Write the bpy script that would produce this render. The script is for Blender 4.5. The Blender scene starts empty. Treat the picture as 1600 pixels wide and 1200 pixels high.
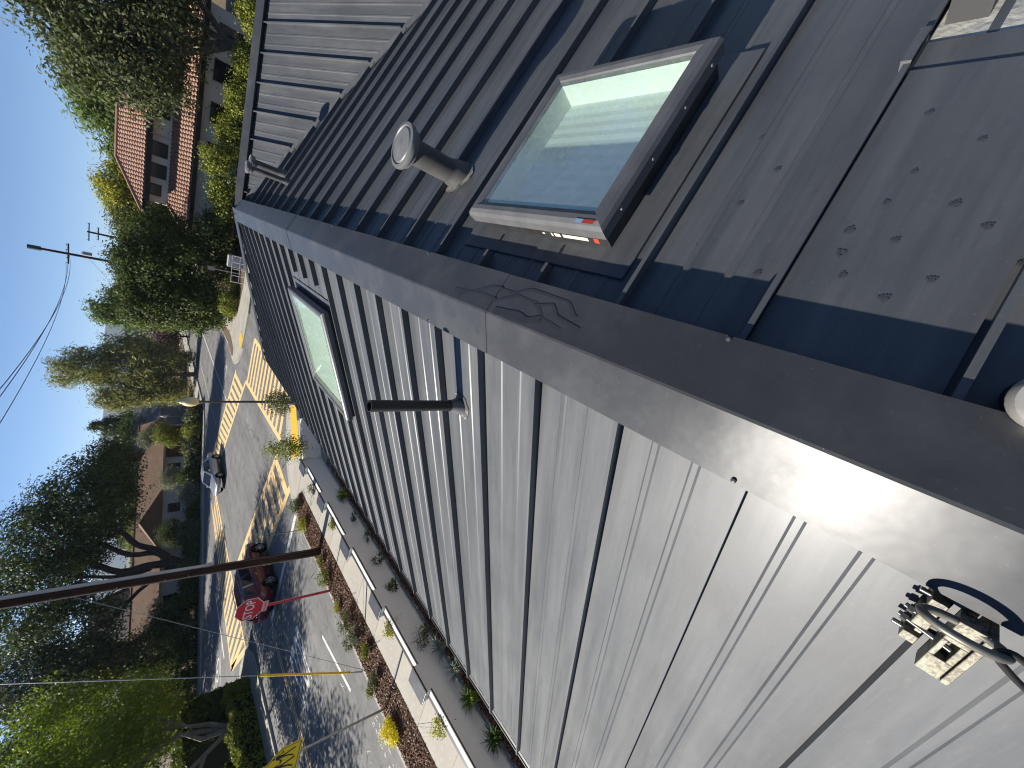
import bpy, bmesh, math, random
import numpy as np
from mathutils import Vector, Matrix
R = math.radians
rng = np.random.default_rng(7)
random.seed(7)
sc = bpy.context.scene
C = sc.collection

# ------------------------------------------------------------------ camera
# phone held sideways: image right = world down, image up = world right
def cam_axes():
    f = 577.0
    r = np.array([(930 - 600) / f, (228 - 800) / f, 1.0])
    vy = (-(570 - 600) * (930 - 600) - f * f) / (228 - 800) + 800
    d = np.array([(570 - 600) / f, (vy - 800) / f, 1.0])
    r /= np.linalg.norm(r); d /= np.linalg.norm(d)
    return np.array([np.cross(r, -d), r, -d])
RW = cam_axes()
cam = bpy.data.cameras.new('camera'); camo = bpy.data.objects.new('camera', cam); C.objects.link(camo)
cam.sensor_width = 36.0; cam.lens = 577.0 / 1600 * 36.0
cam.clip_start = 0.02; cam.clip_end = 9000
M = Matrix.Identity(4)
for i in range(3):
    M[i][0] = RW[i][1]; M[i][1] = RW[i][0]; M[i][2] = -RW[i][2]
M[2][3] = 6.0
camo.matrix_world = M
sc.camera = camo

# ------------------------------------------------------------------ light
SUN_EL, SUN_AZ = R(37.2), R(-89.6)      # azimuth from +Y towards +X
w = bpy.data.worlds.new('World'); sc.world = w; w.use_nodes = True
nt = w.node_tree
bg = nt.nodes['Background']
sky = nt.nodes.new('ShaderNodeTexSky'); sky.sky_type = 'NISHITA'; sky.sun_disc = False
sky.sun_elevation = SUN_EL; sky.sun_rotation = SUN_AZ
sky.altitude = 0; sky.air_density = 0.7; sky.dust_density = 0.0; sky.ozone_density = 6.0
nt.links.new(sky.outputs[0], bg.inputs[0]); bg.inputs[1].default_value = 0.065
sun = bpy.data.lights.new('sun', 'SUN'); suno = bpy.data.objects.new('sun', sun); C.objects.link(suno)
sun.energy = 5.0; sun.angle = R(0.53); sun.color = (1.0, 0.945, 0.86)
sd = Vector((math.sin(SUN_AZ) * math.cos(SUN_EL), math.cos(SUN_AZ) * math.cos(SUN_EL), math.sin(SUN_EL)))
suno.rotation_euler = sd.to_track_quat('Z', 'Y').to_euler()
suno.location = sd * 60
sc.view_settings.view_transform = 'Standard'; sc.view_settings.look = 'None'
sc.view_settings.exposure = 1.0; sc.view_settings.gamma = 1.0
sc.render.engine = 'CYCLES'
sc.cycles.use_denoising = True; sc.cycles.filter_width = 1.15
sc.cycles.max_bounces = 6; sc.cycles.transparent_max_bounces = 12

# ------------------------------------------------------------------ helpers
def tag(o, label=None, cat=None, group=None, kind=None):
    if label: o['label'] = label
    if cat: o['category'] = cat
    if group: o['group'] = group
    if kind: o['kind'] = kind
    return o
def empty(name, loc=(0, 0, 0), rz=0, label=None, cat=None, group=None, parent=None):
    o = bpy.data.objects.new(name, None); C.objects.link(o)
    o.location = loc; o.rotation_euler = (0, 0, rz); o.empty_display_size = .2
    if parent: o.parent = parent
    return tag(o, label, cat, group)
def link(name, me, parent=None, mat=None, loc=None):
    o = bpy.data.objects.new(name, me); C.objects.link(o)
    if parent: o.parent = parent
    if loc is not None: o.location = loc
    if mat and not me.materials: me.materials.append(mat)
    return o
class MB:
    """collects shapes; build() links them as one mesh object"""
    def __init__(s): s.v = []; s.f = []; s.m = []
    def add(s, vs, fs, mi=0):
        b = len(s.v); s.v += [tuple(p) for p in vs]
        s.f += [tuple(i + b for i in f) for f in fs]; s.m += [mi] * len(fs); return s
    def box(s, x0, x1, y0, y1, z0, z1, mi=0, T=None):
        vs = [(x, y, z) for z in (z0, z1) for y in (y0, y1) for x in (x0, x1)]
        if T is not None: vs = [tuple(T @ Vector(p)) for p in vs]
        return s.add(vs, [(0, 2, 3, 1), (4, 5, 7, 6), (0, 1, 5, 4), (2, 6, 7, 3), (0, 4, 6, 2), (1, 3, 7, 5)], mi)
    def prism(s, poly, z0, z1, mi=0, T=None, bottom=True):
        n = len(poly)
        vs = [(p[0], p[1], z0) for p in poly] + [(p[0], p[1], z1) for p in poly]
        if T is not None: vs = [tuple(T @ Vector(p)) for p in vs]
        fs = [tuple(range(n, 2 * n))] + [(i, (i + 1) % n, n + (i + 1) % n, n + i) for i in range(n)]
        if bottom: fs.append(tuple(reversed(range(n))))
        return s.add(vs, fs, mi)
    def sheet(s, poly, z, mi=0):
        return s.add([(p[0], p[1], z) for p in poly], [tuple(range(len(poly)))], mi)
    def tube(s, pts, rad, n=8, mi=0, cap=True, closed=False):
        pts = [Vector(p) for p in pts]; k = len(pts)
        if not hasattr(rad, '__len__'): rad = [rad] * k
        ref = Vector((0.31, 0.17, 0.93)); vs = []; fs = []
        for i, p in enumerate(pts):
            if closed: t = pts[(i + 1) % k] - pts[i - 1]
            else: t = pts[min(i + 1, k - 1)] - pts[max(i - 1, 0)]
            t.normalize()
            if i == 0:
                if abs(t.dot(ref)) > .9: ref = Vector((.9, .3, .1))
                a = t.cross(ref).normalized()
            else:
                a = (a - t * a.dot(t)).normalized()
            b = t.cross(a)
            for j in range(n):
                q = 2 * math.pi * j / n
                vs.append(p + (a * math.cos(q) + b * math.sin(q)) * rad[i])
        for i in range(k if closed else k - 1):
            for j in range(n):
                j2 = (j + 1) % n; i2 = (i + 1) % k
                fs.append((i * n + j, i * n + j2, i2 * n + j2, i2 * n + j))
        if cap and not closed:
            fs.append(tuple(reversed(range(n)))); fs.append(tuple(range((k - 1) * n, k * n)))
        return s.add(vs, fs, mi)
    def lathe(s, prof, n=20, mi=0, T=None, capb=False, capt=False):
        vs = []; fs = []
        for (r, z) in prof:
            for j in range(n):
                q = 2 * math.pi * j / n; p = Vector((r * math.cos(q), r * math.sin(q), z))
                vs.append(T @ p if T is not None else p)
        for i in range(len(prof) - 1):
            for j in range(n):
                j2 = (j + 1) % n
                fs.append((i * n + j, i * n + j2, (i + 1) * n + j2, (i + 1) * n + j))
        if capb: fs.append(tuple(reversed(range(n))))
        if capt: fs.append(tuple(range((len(prof) - 1) * n, len(prof) * n)))
        return s.add(vs, fs, mi)
    def mesh(s, name, mats=None, smooth=False, fix=True):
        me = bpy.data.meshes.new(name); me.from_pydata(s.v, [], s.f); 
        if fix:
            bm = bmesh.new(); bm.from_mesh(me); bmesh.ops.recalc_face_normals(bm, faces=bm.faces); bm.to_mesh(me); bm.free()
        me.update()
        mats = mats if isinstance(mats, (list, tuple)) else [mats]
        for m in mats:
            if m: me.materials.append(m)
        if len(mats) > 1: me.polygons.foreach_set('material_index', s.m)
        if smooth:
            me.polygons.foreach_set('use_smooth', [True] * len(me.polygons))
            try: me.set_sharp_from_angle(angle=R(40))
            except Exception: pass
        return me
    def build(s, name, mats=None, parent=None, smooth=False, loc=None, fix=True, bevel=0):
        o = link(name, s.mesh(name, mats, smooth, fix), parent, None, loc)
        if bevel:
            b = o.modifiers.new('bevel', 'BEVEL'); b.width = bevel; b.segments = 2; b.limit_method = 'ANGLE'; b.angle_limit = R(40)
        return o

# ---- materials
MATS = {}
def mat(name, col, rough=.6, spec=.4, metal=0.0, n=None, n2=None, bump=None, stretch=(1, 1, 1), rvar=0, coat=0, extra=None):
    """n = (scale, other colour, contrast lo, hi); bump = (scale, strength)"""
    if name in MATS: return MATS[name]
    K = .81
    col = tuple(q * K for q in col)
    n, n2 = [(q[0], tuple(c_ * K for c_ in q[1]), q[2], q[3]) if q else None for q in (n, n2)]
    m = bpy.data.materials.new(name); m.use_nodes = True; t = m.node_tree; N = t.nodes; L = t.links
    b = N['Principled BSDF']
    b.inputs['Roughness'].default_value = rough; b.inputs['Specular IOR Level'].default_value = spec
    b.inputs['Metallic'].default_value = metal; b.inputs['Coat Weight'].default_value = coat
    b.inputs['Base Color'].default_value = (*col, 1)
    tc = N.new('ShaderNodeTexCoord'); mp = N.new('ShaderNodeMapping'); mp.inputs['Scale'].default_value = stretch
    L.new(tc.outputs['Object'], mp.inputs[0])
    cur = None
    for k, spec_n in enumerate([q for q in (n, n2) if q]):
        sca, c2, lo, hi = spec_n
        nz = N.new('ShaderNodeTexNoise'); nz.inputs['Scale'].default_value = sca; nz.inputs['Detail'].default_value = 6; nz.inputs['Roughness'].default_value = .6
        L.new(mp.outputs[0], nz.inputs[0])
        rp = N.new('ShaderNodeMapRange'); rp.inputs[1].default_value = lo; rp.inputs[2].default_value = hi
        L.new(nz.outputs[0], rp.inputs[0])
        mx = N.new('ShaderNodeMix'); mx.data_type = 'RGBA'
        L.new(rp.outputs[0], mx.inputs[0])
        if cur is None: mx.inputs[6].default_value = (*col, 1)
        else: L.new(cur, mx.inputs[6])
        mx.inputs[7].default_value = (*c2, 1); cur = mx.outputs[2]
        if rvar and k == 0:
            ra = N.new('ShaderNodeMapRange'); ra.inputs[3].default_value = rough - rvar; ra.inputs[4].default_value = rough + rvar
            ra.inputs[1].default_value = .3; ra.inputs[2].default_value = .7
            L.new(nz.outputs[0], ra.inputs[0]); L.new(ra.outputs[0], b.inputs['Roughness'])
    if cur is not None: L.new(cur, b.inputs['Base Color'])
    if bump:
        nb = N.new('ShaderNodeTexNoise'); nb.inputs['Scale'].default_value = bump[0]; nb.inputs['Detail'].default_value = 5
        L.new(mp.outputs[0], nb.inputs[0])
        bp = N.new('ShaderNodeBump'); bp.inputs['Strength'].default_value = bump[1]; bp.inputs['Distance'].default_value = bump[2] if len(bump) > 2 else .02
        L.new(nb.outputs[0], bp.inputs['Height']); L.new(bp.outputs[0], b.inputs['Normal'])
    if extra: extra(t, b)
    MATS[name] = m
    return m
def leaf_mat(name, col, col2, trans=.25):
    if name in MATS: return MATS[name]
    m = bpy.data.materials.new(name); m.use_nodes = True; t = m.node_tree; N = t.nodes; L = t.links
    for x in list(N): N.remove(x)
    out = N.new('ShaderNodeOutputMaterial'); at = N.new('ShaderNodeAttribute'); at.attribute_name = 'tone'
    mx = N.new('ShaderNodeMix'); mx.data_type = 'RGBA'; mx.inputs[6].default_value = (*col, 1); mx.inputs[7].default_value = (*col2, 1)
    L.new(at.outputs['Fac'], mx.inputs[0])
    pb = N.new('ShaderNodeBsdfPrincipled'); pb.inputs['Roughness'].default_value = .55; pb.inputs['Specular IOR Level'].default_value = .18
    L.new(mx.outputs[2], pb.inputs['Base Color'])
    tr = N.new('ShaderNodeBsdfTranslucent'); mc = N.new('ShaderNodeMix'); mc.data_type = 'RGBA'; mc.blend_type = 'MULTIPLY'; mc.inputs[0].default_value = 1
    L.new(mx.outputs[2], mc.inputs[6]); mc.inputs[7].default_value = (1.25, 1.3, .5, 1)
    L.new(mc.outputs[2], tr.inputs[0])
    ms = N.new('ShaderNodeMixShader'); ms.inputs[0].default_value = trans
    L.new(pb.outputs[0], ms.inputs[1]); L.new(tr.outputs[0], ms.inputs[2]); L.new(ms.outputs[0], out.inputs[0])
    MATS[name] = m
    return m
def rot2(p, a, o=(0, 0)):
    c, s = math.cos(a), math.sin(a)
    return (o[0] + p[0] * c - p[1] * s, o[1] + p[0] * s + p[1] * c)
def text_mesh(txt, size=1.0, extrude=0.0, sx=1.0):
    cu = bpy.data.curves.new('t', 'FONT'); cu.body = txt; cu.size = size; cu.extrude = extrude
    cu.align_x = 'CENTER'; cu.align_y = 'CENTER'; cu.resolution_u = 3; cu.offset = .012 * size
    o = bpy.data.objects.new('t', cu); C.objects.link(o)
    dg = bpy.context.evaluated_depsgraph_get()
    me = bpy.data.meshes.new_from_object(o.evaluated_get(dg))
    bpy.data.objects.remove(o); bpy.data.curves.remove(cu)
    for v in me.vertices: v.co.x *= sx
    me.materials.clear()
    return me

# ------------------------------------------------------------------ materials of the place
def road_wear(t, b):
    N, L = t.nodes, t.links
    src = b.inputs['Base Color'].links[0].from_socket
    tc = N.new('ShaderNodeTexCoord')
    def nz(st, sc_, a0, a1, lo, hi, det=6):
        mp = N.new('ShaderNodeMapping'); mp.inputs['Scale'].default_value = st; L.new(tc.outputs['Object'], mp.inputs[0])
        q = N.new('ShaderNodeTexNoise'); q.inputs['Scale'].default_value = sc_; q.inputs['Detail'].default_value = det; q.inputs['Roughness'].default_value = .7; L.new(mp.outputs[0], q.inputs[0])
        r = N.new('ShaderNodeMapRange'); L.new(q.outputs[0], r.inputs[0])
        for i, v_ in enumerate((a0, a1, lo, hi)): r.inputs[i + 1].default_value = v_
        return r.outputs[0]
    def mul(a, f):
        m_ = N.new('ShaderNodeMix'); m_.data_type = 'RGBA'; m_.blend_type = 'MULTIPLY'; m_.inputs[0].default_value = 1
        c_ = N.new('ShaderNodeCombineColor'); [L.new(f, c_.inputs[i]) for i in range(3)]
        L.new(a, m_.inputs[6]); L.new(c_.outputs[0], m_.inputs[7]); return m_.outputs[2]
    c = mul(src, nz((1.0, .10, 1), 1.1, .3, .7, .78, 1.22))
    c = mul(c, nz((.25, 1.3, 1), .8, .35, .7, .9, 1.15))
    c = mul(c, nz((1, 1, 1), 38, .3, .75, .8, 1.25, 2))
    vo = N.new('ShaderNodeTexVoronoi'); vo.feature = 'DISTANCE_TO_EDGE'; vo.inputs['Scale'].default_value = .22
    wob = N.new('ShaderNodeTexNoise'); wob.inputs['Scale'].default_value = 1.3; L.new(tc.outputs['Object'], wob.inputs[0])
    ad = N.new('ShaderNodeVectorMath'); ad.operation = 'MULTIPLY_ADD'; ad.inputs[1].default_value = (1.6, 1.6, 0); L.new(wob.outputs['Color'], ad.inputs[0]); L.new(tc.outputs['Object'], ad.inputs[2]); L.new(ad.outputs[0], vo.inputs['Vector'])
    r = N.new('ShaderNodeMapRange'); L.new(vo.outputs['Distance'], r.inputs[0])
    for i, v_ in enumerate((.0, .006, .62, 1.0)): r.inputs[i + 1].default_value = v_
    L.new(mul(c, r.outputs[0]), b.inputs['Base Color'])
asphalt = mat('asphalt', (.155, .152, .145), .85, .25, n=(.35, (.20, .196, .187), .35, .7), n2=(1.7, (.095, .093, .09), .52, .8), bump=(60, .25, .01), extra=road_wear)
concrete = mat('concrete', (.43, .40, .335), .8, .3, n=(.8, (.35, .32, .265), .35, .75), n2=(9, (.47, .44, .375), .5, .75), bump=(40, .15, .01))
kerb_m = mat('kerb_concrete', (.41, .385, .325), .8, .3, n=(1.2, (.31, .29, .245), .35, .7), bump=(30, .2, .01))
soil_m = mat('soil', (.11, .075, .045), .95, .2, n=(2.5, (.18, .13, .08), .35, .7), bump=(14, .5, .03))
mulch_m = mat('mulch_bed', (.075, .037, .022), .95, .2, n=(9, (.16, .085, .05), .4, .7), bump=(30, .7, .03))
grass_m = mat('dry_grass', (.13, .14, .05), .9, .2, n=(.5, (.20, .17, .08), .35, .7), bump=(20, .5, .03))
yellow_p = mat('yellow_road_paint', (.80, .54, .24), .75, .3, n=(3.5, (.66, .45, .22), .45, .8), n2=(22, (.36, .26, .15), .62, .8))
white_p = mat('white_road_paint', (.68, .66, .60), .75, .3, n=(5, (.42, .41, .37), .5, .8))
faded_p = mat('faded_white_paint', (.55, .53, .48), .8, .3, n=(4, (.3, .29, .27), .4, .65))
pad_m = mat('yellow_ramp_pad', (.78, .47, .03), .7, .3, n=(6, (.6, .36, .04), .4, .7), bump=(26, .5, .02))

# ------------------------------------------------------------------ the ground and the roads
g = MB().sheet([(-4000, -3000), (4000, -3000), (4000, 5000), (-4000, 5000)], -.02)
tag(g.build('ground', grass_m), kind='structure')
g = MB().sheet([(-120, -60), (60, -60), (60, 200), (-120, 200)], 0)
road = tag(g.build('road', asphalt), kind='structure')
def arc(cx, cy, r, a0, a1, n=10):
    return [(cx + r * math.cos(R(a0 + (a1 - a0) * i / n)), cy + r * math.sin(R(a0 + (a1 - a0) * i / n))) for i in range(n + 1)]
def offset_poly(poly, d):
    n = len(poly); out = []
    area = sum(poly[i][0] * poly[(i + 1) % n][1] - poly[(i + 1) % n][0] * poly[i][1] for i in range(n))
    sgn = 1 if area > 0 else -1
    for i in range(n):
        p0, p1, p2 = Vector(poly[i - 1]), Vector(poly[i]), Vector(poly[(i + 1) % n])
        e1 = (p1 - p0).normalized(); e2 = (p2 - p1).normalized()
        n1 = Vector((-e1.y, e1.x)) * sgn; n2 = Vector((-e2.y, e2.x)) * sgn
        b = (n1 + n2); b = b / max(b.length_squared / 2, .3)
        out.append(tuple(p1 + b * d))
    return out
def block(name, poly, inner_mat, kerb=.16):
    k = MB().prism(poly, -.01, .12, bottom=False).build(name, kerb_m)
    tag(k, kind='structure')
    return k
POLY_A = [(30, -40), (30, 20.9)] + arc(-8.75, 15.9, 5, 90, 180, 12) + [(-13.75, -40)]
POLY_B = [(45, 33.2), (45, 120), (-12.4, 120), (-12.4, 40.5)] + [(-12.95, 38.2), (-12.95, 37), (-12.3, 35.8), (-10.8, 34.7), (-7.7, 33.9)]
POLY_C = [(-24, 120), (-110, 120), (-110, -8), (-60, 26.8), (-38, 41.0), (-28.6, 48.4), (-25.6, 50.2), (-24.3, 52), (-24, 54)]
POLY_D = [(-26.3, -40), (-26.3, 18.2), (-26.6, 20.0), (-27.8, 21.4), (-30, 22.0), (-60, 17.5), (-110, -30), (-110, -40)]
block('kerb', POLY_A, soil_m); block('kerb', POLY_B, soil_m); block('kerb', POLY_C, soil_m); block('kerb', POLY_D, soil_m)
def sheet(name, poly, z, m): return tag(MB().sheet(poly, z).build(name, m), kind='structure')
sheet('planted_ground', offset_poly([(-9.0, -38), (28, -38), (28, 17.5), (-4, 17.5), (-9.0, 12.9)], 0), .245, mulch_m)
sheet('planted_ground', [(44, 35.5), (44, 119), (-9.6, 119), (-9.6, 41), (-9.2, 38.6), (-7.8, 37.6), (-6.2, 37.0)], .126, soil_m)
sheet('planted_ground', [(-26.5, 119), (-109, 119), (-109, -4), (-60, 29.8), (-39, 43.6), (-30, 50.6), (-27.2, 52.4), (-26.6, 55)], .126, soil_m)
sheet('planted_ground', [(-28.2, -39), (-28.2, 18.3), (-28.9, 19.6), (-31, 20.2), (-60, 15.4), (-109, -32), (-109, -39)], .126, soil_m)
# verge strips by the far corner
sheet('verge', [(-12.25, 118), (-11.3, 118), (-11.3, 40), (-11.9, 38.1), (-12.55, 38.0), (-12.7, 38.6), (-12.25, 41)], .1265, soil_m)
# raised yard slab edge under our house
tag(MB().box(-9.1, 28, -38, 18.2, .1215, .24).build('yard', kerb_m), kind='structure')
# pavement slabs along our kerb
pav = tag(MB().sheet([(-12.12, -38), (-9.2, -38), (-9.2, 17.0), (-12.12, 17.0)], .1215).build('pavement', kerb_m), kind='structure')
slab = MB().box(-12.1, -9.5, .008, 1.492, .10, .131).mesh('slab', concrete)
for i in range(14):
    o = link('slab', slab, pav, loc=(0, -4.1 + 1.5 * i, 0))
cs = MB().prism([(-12.1, 17.0), (-9.3, 17.0), (-8.3, 20.1)] + [(p[0] * .97 - .27, p[1] * .985 + .15) for p in arc(-8.75, 15.9, 4.75, 100, 165, 8)], .10, .13)
cs.build('corner_slab', concrete, pav)
# mulch strip between kerb and pavement
strip = [(-12.12, -38), (-12.12, 16.1), (-12.2, 16.5), (-12.45, 16.85), (-12.85, 16.95), (-13.25, 16.6), (-13.5, 15.8), (-13.56, 14), (-13.56, -38)]
sheet('mulch_strip', strip, .135, mulch_m)

# ------------------------------------------------------------------ painted marks
def quad_mark(name, pts, m, parent, z=.005):
    return MB().sheet(pts, z).build(name, m, parent)
def line(p, q, wd):
    p, q = Vector(p), Vector(q); d = (q - p).normalized(); n = Vector((-d.y, d.x)) * wd / 2
    return [tuple(p + n), tuple(p - n), tuple(q - n), tuple(q + n)]
def lerp(a, b, t): return (a[0] + (b[0] - a[0]) * t, a[1] + (b[1] - a[1]) * t)
def crosswalk(a0, a1, b0, b1, nb, lw=.3, bw=.33, skew=0.0):
    """two edge lines a0-a1 and b0-b1 with slanted bars between"""
    quad_mark('crosswalk_line', line(a0, a1, lw), yellow_p, road, .0052)
    quad_mark('crosswalk_line', line(b0, b1, lw), yellow_p, road, .0052)
    for i in range(nb):
        t = (i + .5) / nb; t2 = min(max(t + skew, 0), 1)
        quad_mark('crosswalk_bar', line(lerp(a0, a1, t), lerp(b0, b1, t2), bw), yellow_p, road, .0045)
crosswalk((-13.36, 36.5), (-27.9, 44.6), (-12.7, 32.3), (-25.8, 40.3), 17, bw=.45, skew=.05)
crosswalk((-12.66, 32.2), (-12.0, 21.4), (-8.95, 31.2), (-8.75, 20.9), 12, lw=.34, bw=.42, skew=-.04)
crosswalk((-12.9, 21.6), (-25.9, 27.2), (-12.5, 18.35), (-26.3, 23.3), 12, lw=.38, bw=.58, skew=.06)
crosswalk((-27.3, 39.3), (-28.3, 21.3), (-29.6, 40.6), (-33.4, 24.5), 20, lw=.3, bw=.42, skew=.1)
quad_mark('stop_bar', line((-13.9, 17.1), (-21.7, 17.85), .32), white_p, road)
quad_mark('lane_line', line((-17.3, 38.9), (-17.5, 90), .14), white_p, road)
quad_mark('lane_line', line((-22.0, 43.5), (-20.0, 90), .12), faded_p, road)
quad_mark('stop_bar', line((-34.4, 33.4), (-35.2, 27.0), .35), white_p, road)
quad_mark('lane_line', line((-35.4, 28.6), (-44, 24.0), .15), white_p, road)
for k in range(5):
    quad_mark('lane_dash', line((-15.5 - .0 * k, 8.6 - 6.2 * k), (-16.1, 11.6 - 6.2 * k), .15), white_p, road)
quad_mark('lane_line', line((-25.0, -20), (-25.0, 16), .1), faded_p, road)
for dx in (-.12, .12):
    quad_mark('centre_line', line((-22.05 + dx, -20), (-22.05 + dx, 16.6), .11), yellow_p, road)
me = text_mesh('STOP', 1.0)
o = link('road_lettering', me, road, white_p); o.location = (-19.5, 12.9, .006); o.scale = (1.02, 3.9, 1)
me = text_mesh('SLOW', 1.0)
o = link('road_lettering', me, road, white_p); o.location = (-15.1, 41.5, .006); o.scale = (.55, 1.5, 1); o.rotation_euler = (0, 0, R(90))
# paint-can scrawls left by utility crews near the kerb
def scrawl(pts, wd, m, z=.006):
    b = MB()
    for p, q in zip(pts[:-1], pts[1:]): b.sheet(line(p, q, wd), z + .0002 * (len(b.f) % 5))
    b.build('paint_scrawl', m, road, fix=False)
for row, (x0, n) in enumerate(((-14.75, 6), (-14.4, 7))):
    for k in range(n):
        y = 6.9 - .34 * k - .1 * row; pts = []
        for j in range(6):
            pts.append((x0 - .07 * k * .6 + random.uniform(-.13, .13), y + random.uniform(-.14, .14)))
        scrawl(pts, .035, faded_p)
scrawl([(-14.9, 5.6), (-14.6, 4.35), (-14.05, 4.6)], .04, white_p)
for k in range(7):
    x0, y0 = -15.2 + random.uniform(-1.2, .8), 5 + random.uniform(-3, 6)
    scrawl([(x0 + random.uniform(-.2, .2), y0 + random.uniform(-.3, .3)) for j in range(4)], .025, faded_p)
for k in range(5):
    y = 15.9 - .42 * k
    scrawl([(-14.3 + random.uniform(-.25, .25), y + random.uniform(-.2, .2)) for j in range(5)], .03, faded_p)
# bicycle symbol in the side road
def ring(cx, cy, r, wd, n=14, sx=1.0):
    return [(cx + r * sx * math.cos(2 * math.pi * i / n), cy + r * math.sin(2 * math.pi * i / n)) for i in range(n + 1)]
for pts in (ring(-38.3, 28.5, .55, .1, sx=2.2), ring(-41.2, 27.3, .55, .1, sx=2.2), [(-38.3, 28.5), (-39.6, 29.0), (-40.2, 27.6), (-41.2, 27.3)], [(-39.6, 29.0), (-41.0, 28.6)]):
    scrawl(pts, .16, white_p)
# ramp pads of studded yellow
MB().prism([(-11.5, 18.55), (-10.75, 17.7), (-8.7, 19.35), (-9.35, 20.3)], .13, .142).build('ramp_pad', pad_m, pav)
MB().prism([(-10.95, 35.2), (-9.9, 34.75), (-9.6, 35.6), (-10.5, 36.2)], .12, .135).build('ramp_pad', pad_m, pav)

# ------------------------------------------------------------------ our house: standing-seam roof
X0, ZC, YE, TAN = -.132, 4.9, 8.63, .4
TH = math.atan(TAN); CT, ST = math.cos(TH), math.sin(TH)
PAN = -.063; SP = .421; HALF = 4.1; UE = HALF / CT
def SL(u, y, h): return (X0 - u * CT - (h + PAN) * ST, y, ZC - u * ST + (h + PAN) * CT)
def SR(u, y, h): return (X0 + u * CT + (h + PAN) * ST, y, ZC - u * ST + (h + PAN) * CT)
def SN(u, x, h): return (x, YE - u * CT - (h + PAN) * ST, ZC - u * ST + (h + PAN) * CT)
def roof_metal(name, stretch, col=(.066, .070, .075), dust=(.110, .113, .114), rough=.46, dustlo=.38, metal=.0, spec=.22, coat=.16):
    if name in MATS: return MATS[name]
    m = bpy.data.materials.new(name); m.use_nodes = True; t = m.node_tree; N = t.nodes; L = t.links; b = N['Principled BSDF']
    tc = N.new('ShaderNodeTexCoord')
    def noise(scale, st, det=6, rg=.6):
        mp = N.new('ShaderNodeMapping'); mp.inputs['Scale'].default_value = st; L.new(tc.outputs['Object'], mp.inputs[0])
        nz = N.new('ShaderNodeTexNoise'); nz.inputs['Scale'].default_value = scale; nz.inputs['Detail'].default_value = det; nz.inputs['Roughness'].default_value = rg
        L.new(mp.outputs[0], nz.inputs[0]); return nz.outputs[0]
    def rng_(src, a, b_, c=0, d=1):
        r = N.new('ShaderNodeMapRange'); L.new(src, r.inputs[0])
        for i, q in enumerate((a, b_, c, d)): r.inputs[i + 1].default_value = q
        return r.outputs[0]
    def mix(f, a, b_):
        x = N.new('ShaderNodeMix'); x.data_type = 'RGBA'; L.new(f, x.inputs[0])
        for s_, q in ((6, a), (7, b_)):
            if isinstance(q, tuple): x.inputs[s_].default_value = (*q, 1)
            else: L.new(q, x.inputs[s_])
        return x.outputs[2]
    streak = noise(3.0, stretch, 8, .65); blot = noise(1.6, (1, 1, 1)); fine = noise(55, (1, 1, 1), 3); speck = noise(190, (1, 1, 1), 1)
    c = mix(rng_(streak, dustlo, .72), col, dust)
    c = mix(rng_(blot, .48, .72, 0, .5), c, tuple(q * .68 for q in col))
    smear = noise(7.0, tuple(.5 * q + .5 for q in stretch), 7, .7)
    c = mix(rng_(smear, .55, .68, 0, .3), c, tuple(q * .7 for q in col))
    c = mix(rng_(fine, .62, .8, 0, .35), c, tuple(q * 1.25 for q in dust))
    c = mix(rng_(speck, .76, .82, 0, .6), c, (.24, .235, .22))
    L.new(c, b.inputs['Base Color'])
    L.new(rng_(streak, .3, .7, rough - .05, rough + .09), b.inputs['Roughness'])
    b.inputs['Specular IOR Level'].default_value = spec; b.inputs['Coat Weight'].default_value = coat; b.inputs['Coat Roughness'].default_value = .3; b.inputs['Metallic'].default_value = metal
    bp = N.new('ShaderNodeBump'); bp.inputs['Strength'].default_value = .12; bp.inputs['Distance'].default_value = .01
    L.new(noise(5.0, tuple(.6 * q + .4 for q in stretch), 3), bp.inputs['Height']); L.new(bp.outputs[0], b.inputs['Normal'])
    MATS[name] = m; return m
metal_L = roof_metal('roof_metal', (.22, 3.2, .22))
metal_N = roof_metal('roof_metal_wing', (3.2, .22, .22))
cap_m = roof_metal('ridge_metal', (1, 1, 1), col=(.042, .044, .048), dust=(.066, .067, .069), rough=.31, dustlo=.45, spec=.22, coat=.0)
dark_m = mat('charcoal_trim', (.045, .045, .047), .5, .4, n=(6, (.07, .07, .07), .4, .7))
black_m = mat('black_metal', (.018, .018, .02), .45, .4, n=(8, (.035, .035, .035), .4, .75))
house = empty('house', (0, 0, 0), label='grey standing-seam metal roofed house the picture is taken from', cat='house')
# deck under the panels (also closes the volume)
dk = MB()
dd = -.02
ya = -4.0
# L-shaped roof: main slopes, hip end, wing
P = lambda u, y: SL(u, y, dd)
dk.add([SL(0, ya, dd), SL(0, YE, dd), SL(UE, YE + HALF, dd), SL(UE, ya, dd)], [(0, 1, 2, 3)])
xw = 12.0
dk.add([SR(0, ya, dd), SR(UE, ya, dd), SR(UE, YE - HALF, dd), SR(0, YE, dd)], [(0, 1, 2, 3)])
dk.add([SN(0, X0, dd), SN(UE, X0 + HALF, dd), SN(UE, xw, dd), SN(0, xw, dd)], [(0, 1, 2, 3)])
zf = ZC + PAN * CT
dk.add([(X0, YE, zf - .0), (xw, YE, zf), (xw, YE + HALF, zf - HALF * TAN), (X0 - HALF, YE + HALF, zf - HALF * TAN)], [(0, 1, 2, 3)])
roof = dk.build('roof', dark_m, house, fix=False)
PROF = [(-.0045, 0), (-.0045, .047), (.0045, .047), (.0045, 0), (.012, .0), (.125, 0), (.132, .004), (.150, .004), (.157, 0),
        (.264, 0), (.271, .004), (.289, .004), (.296, 0), (.4165, 0)]
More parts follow.
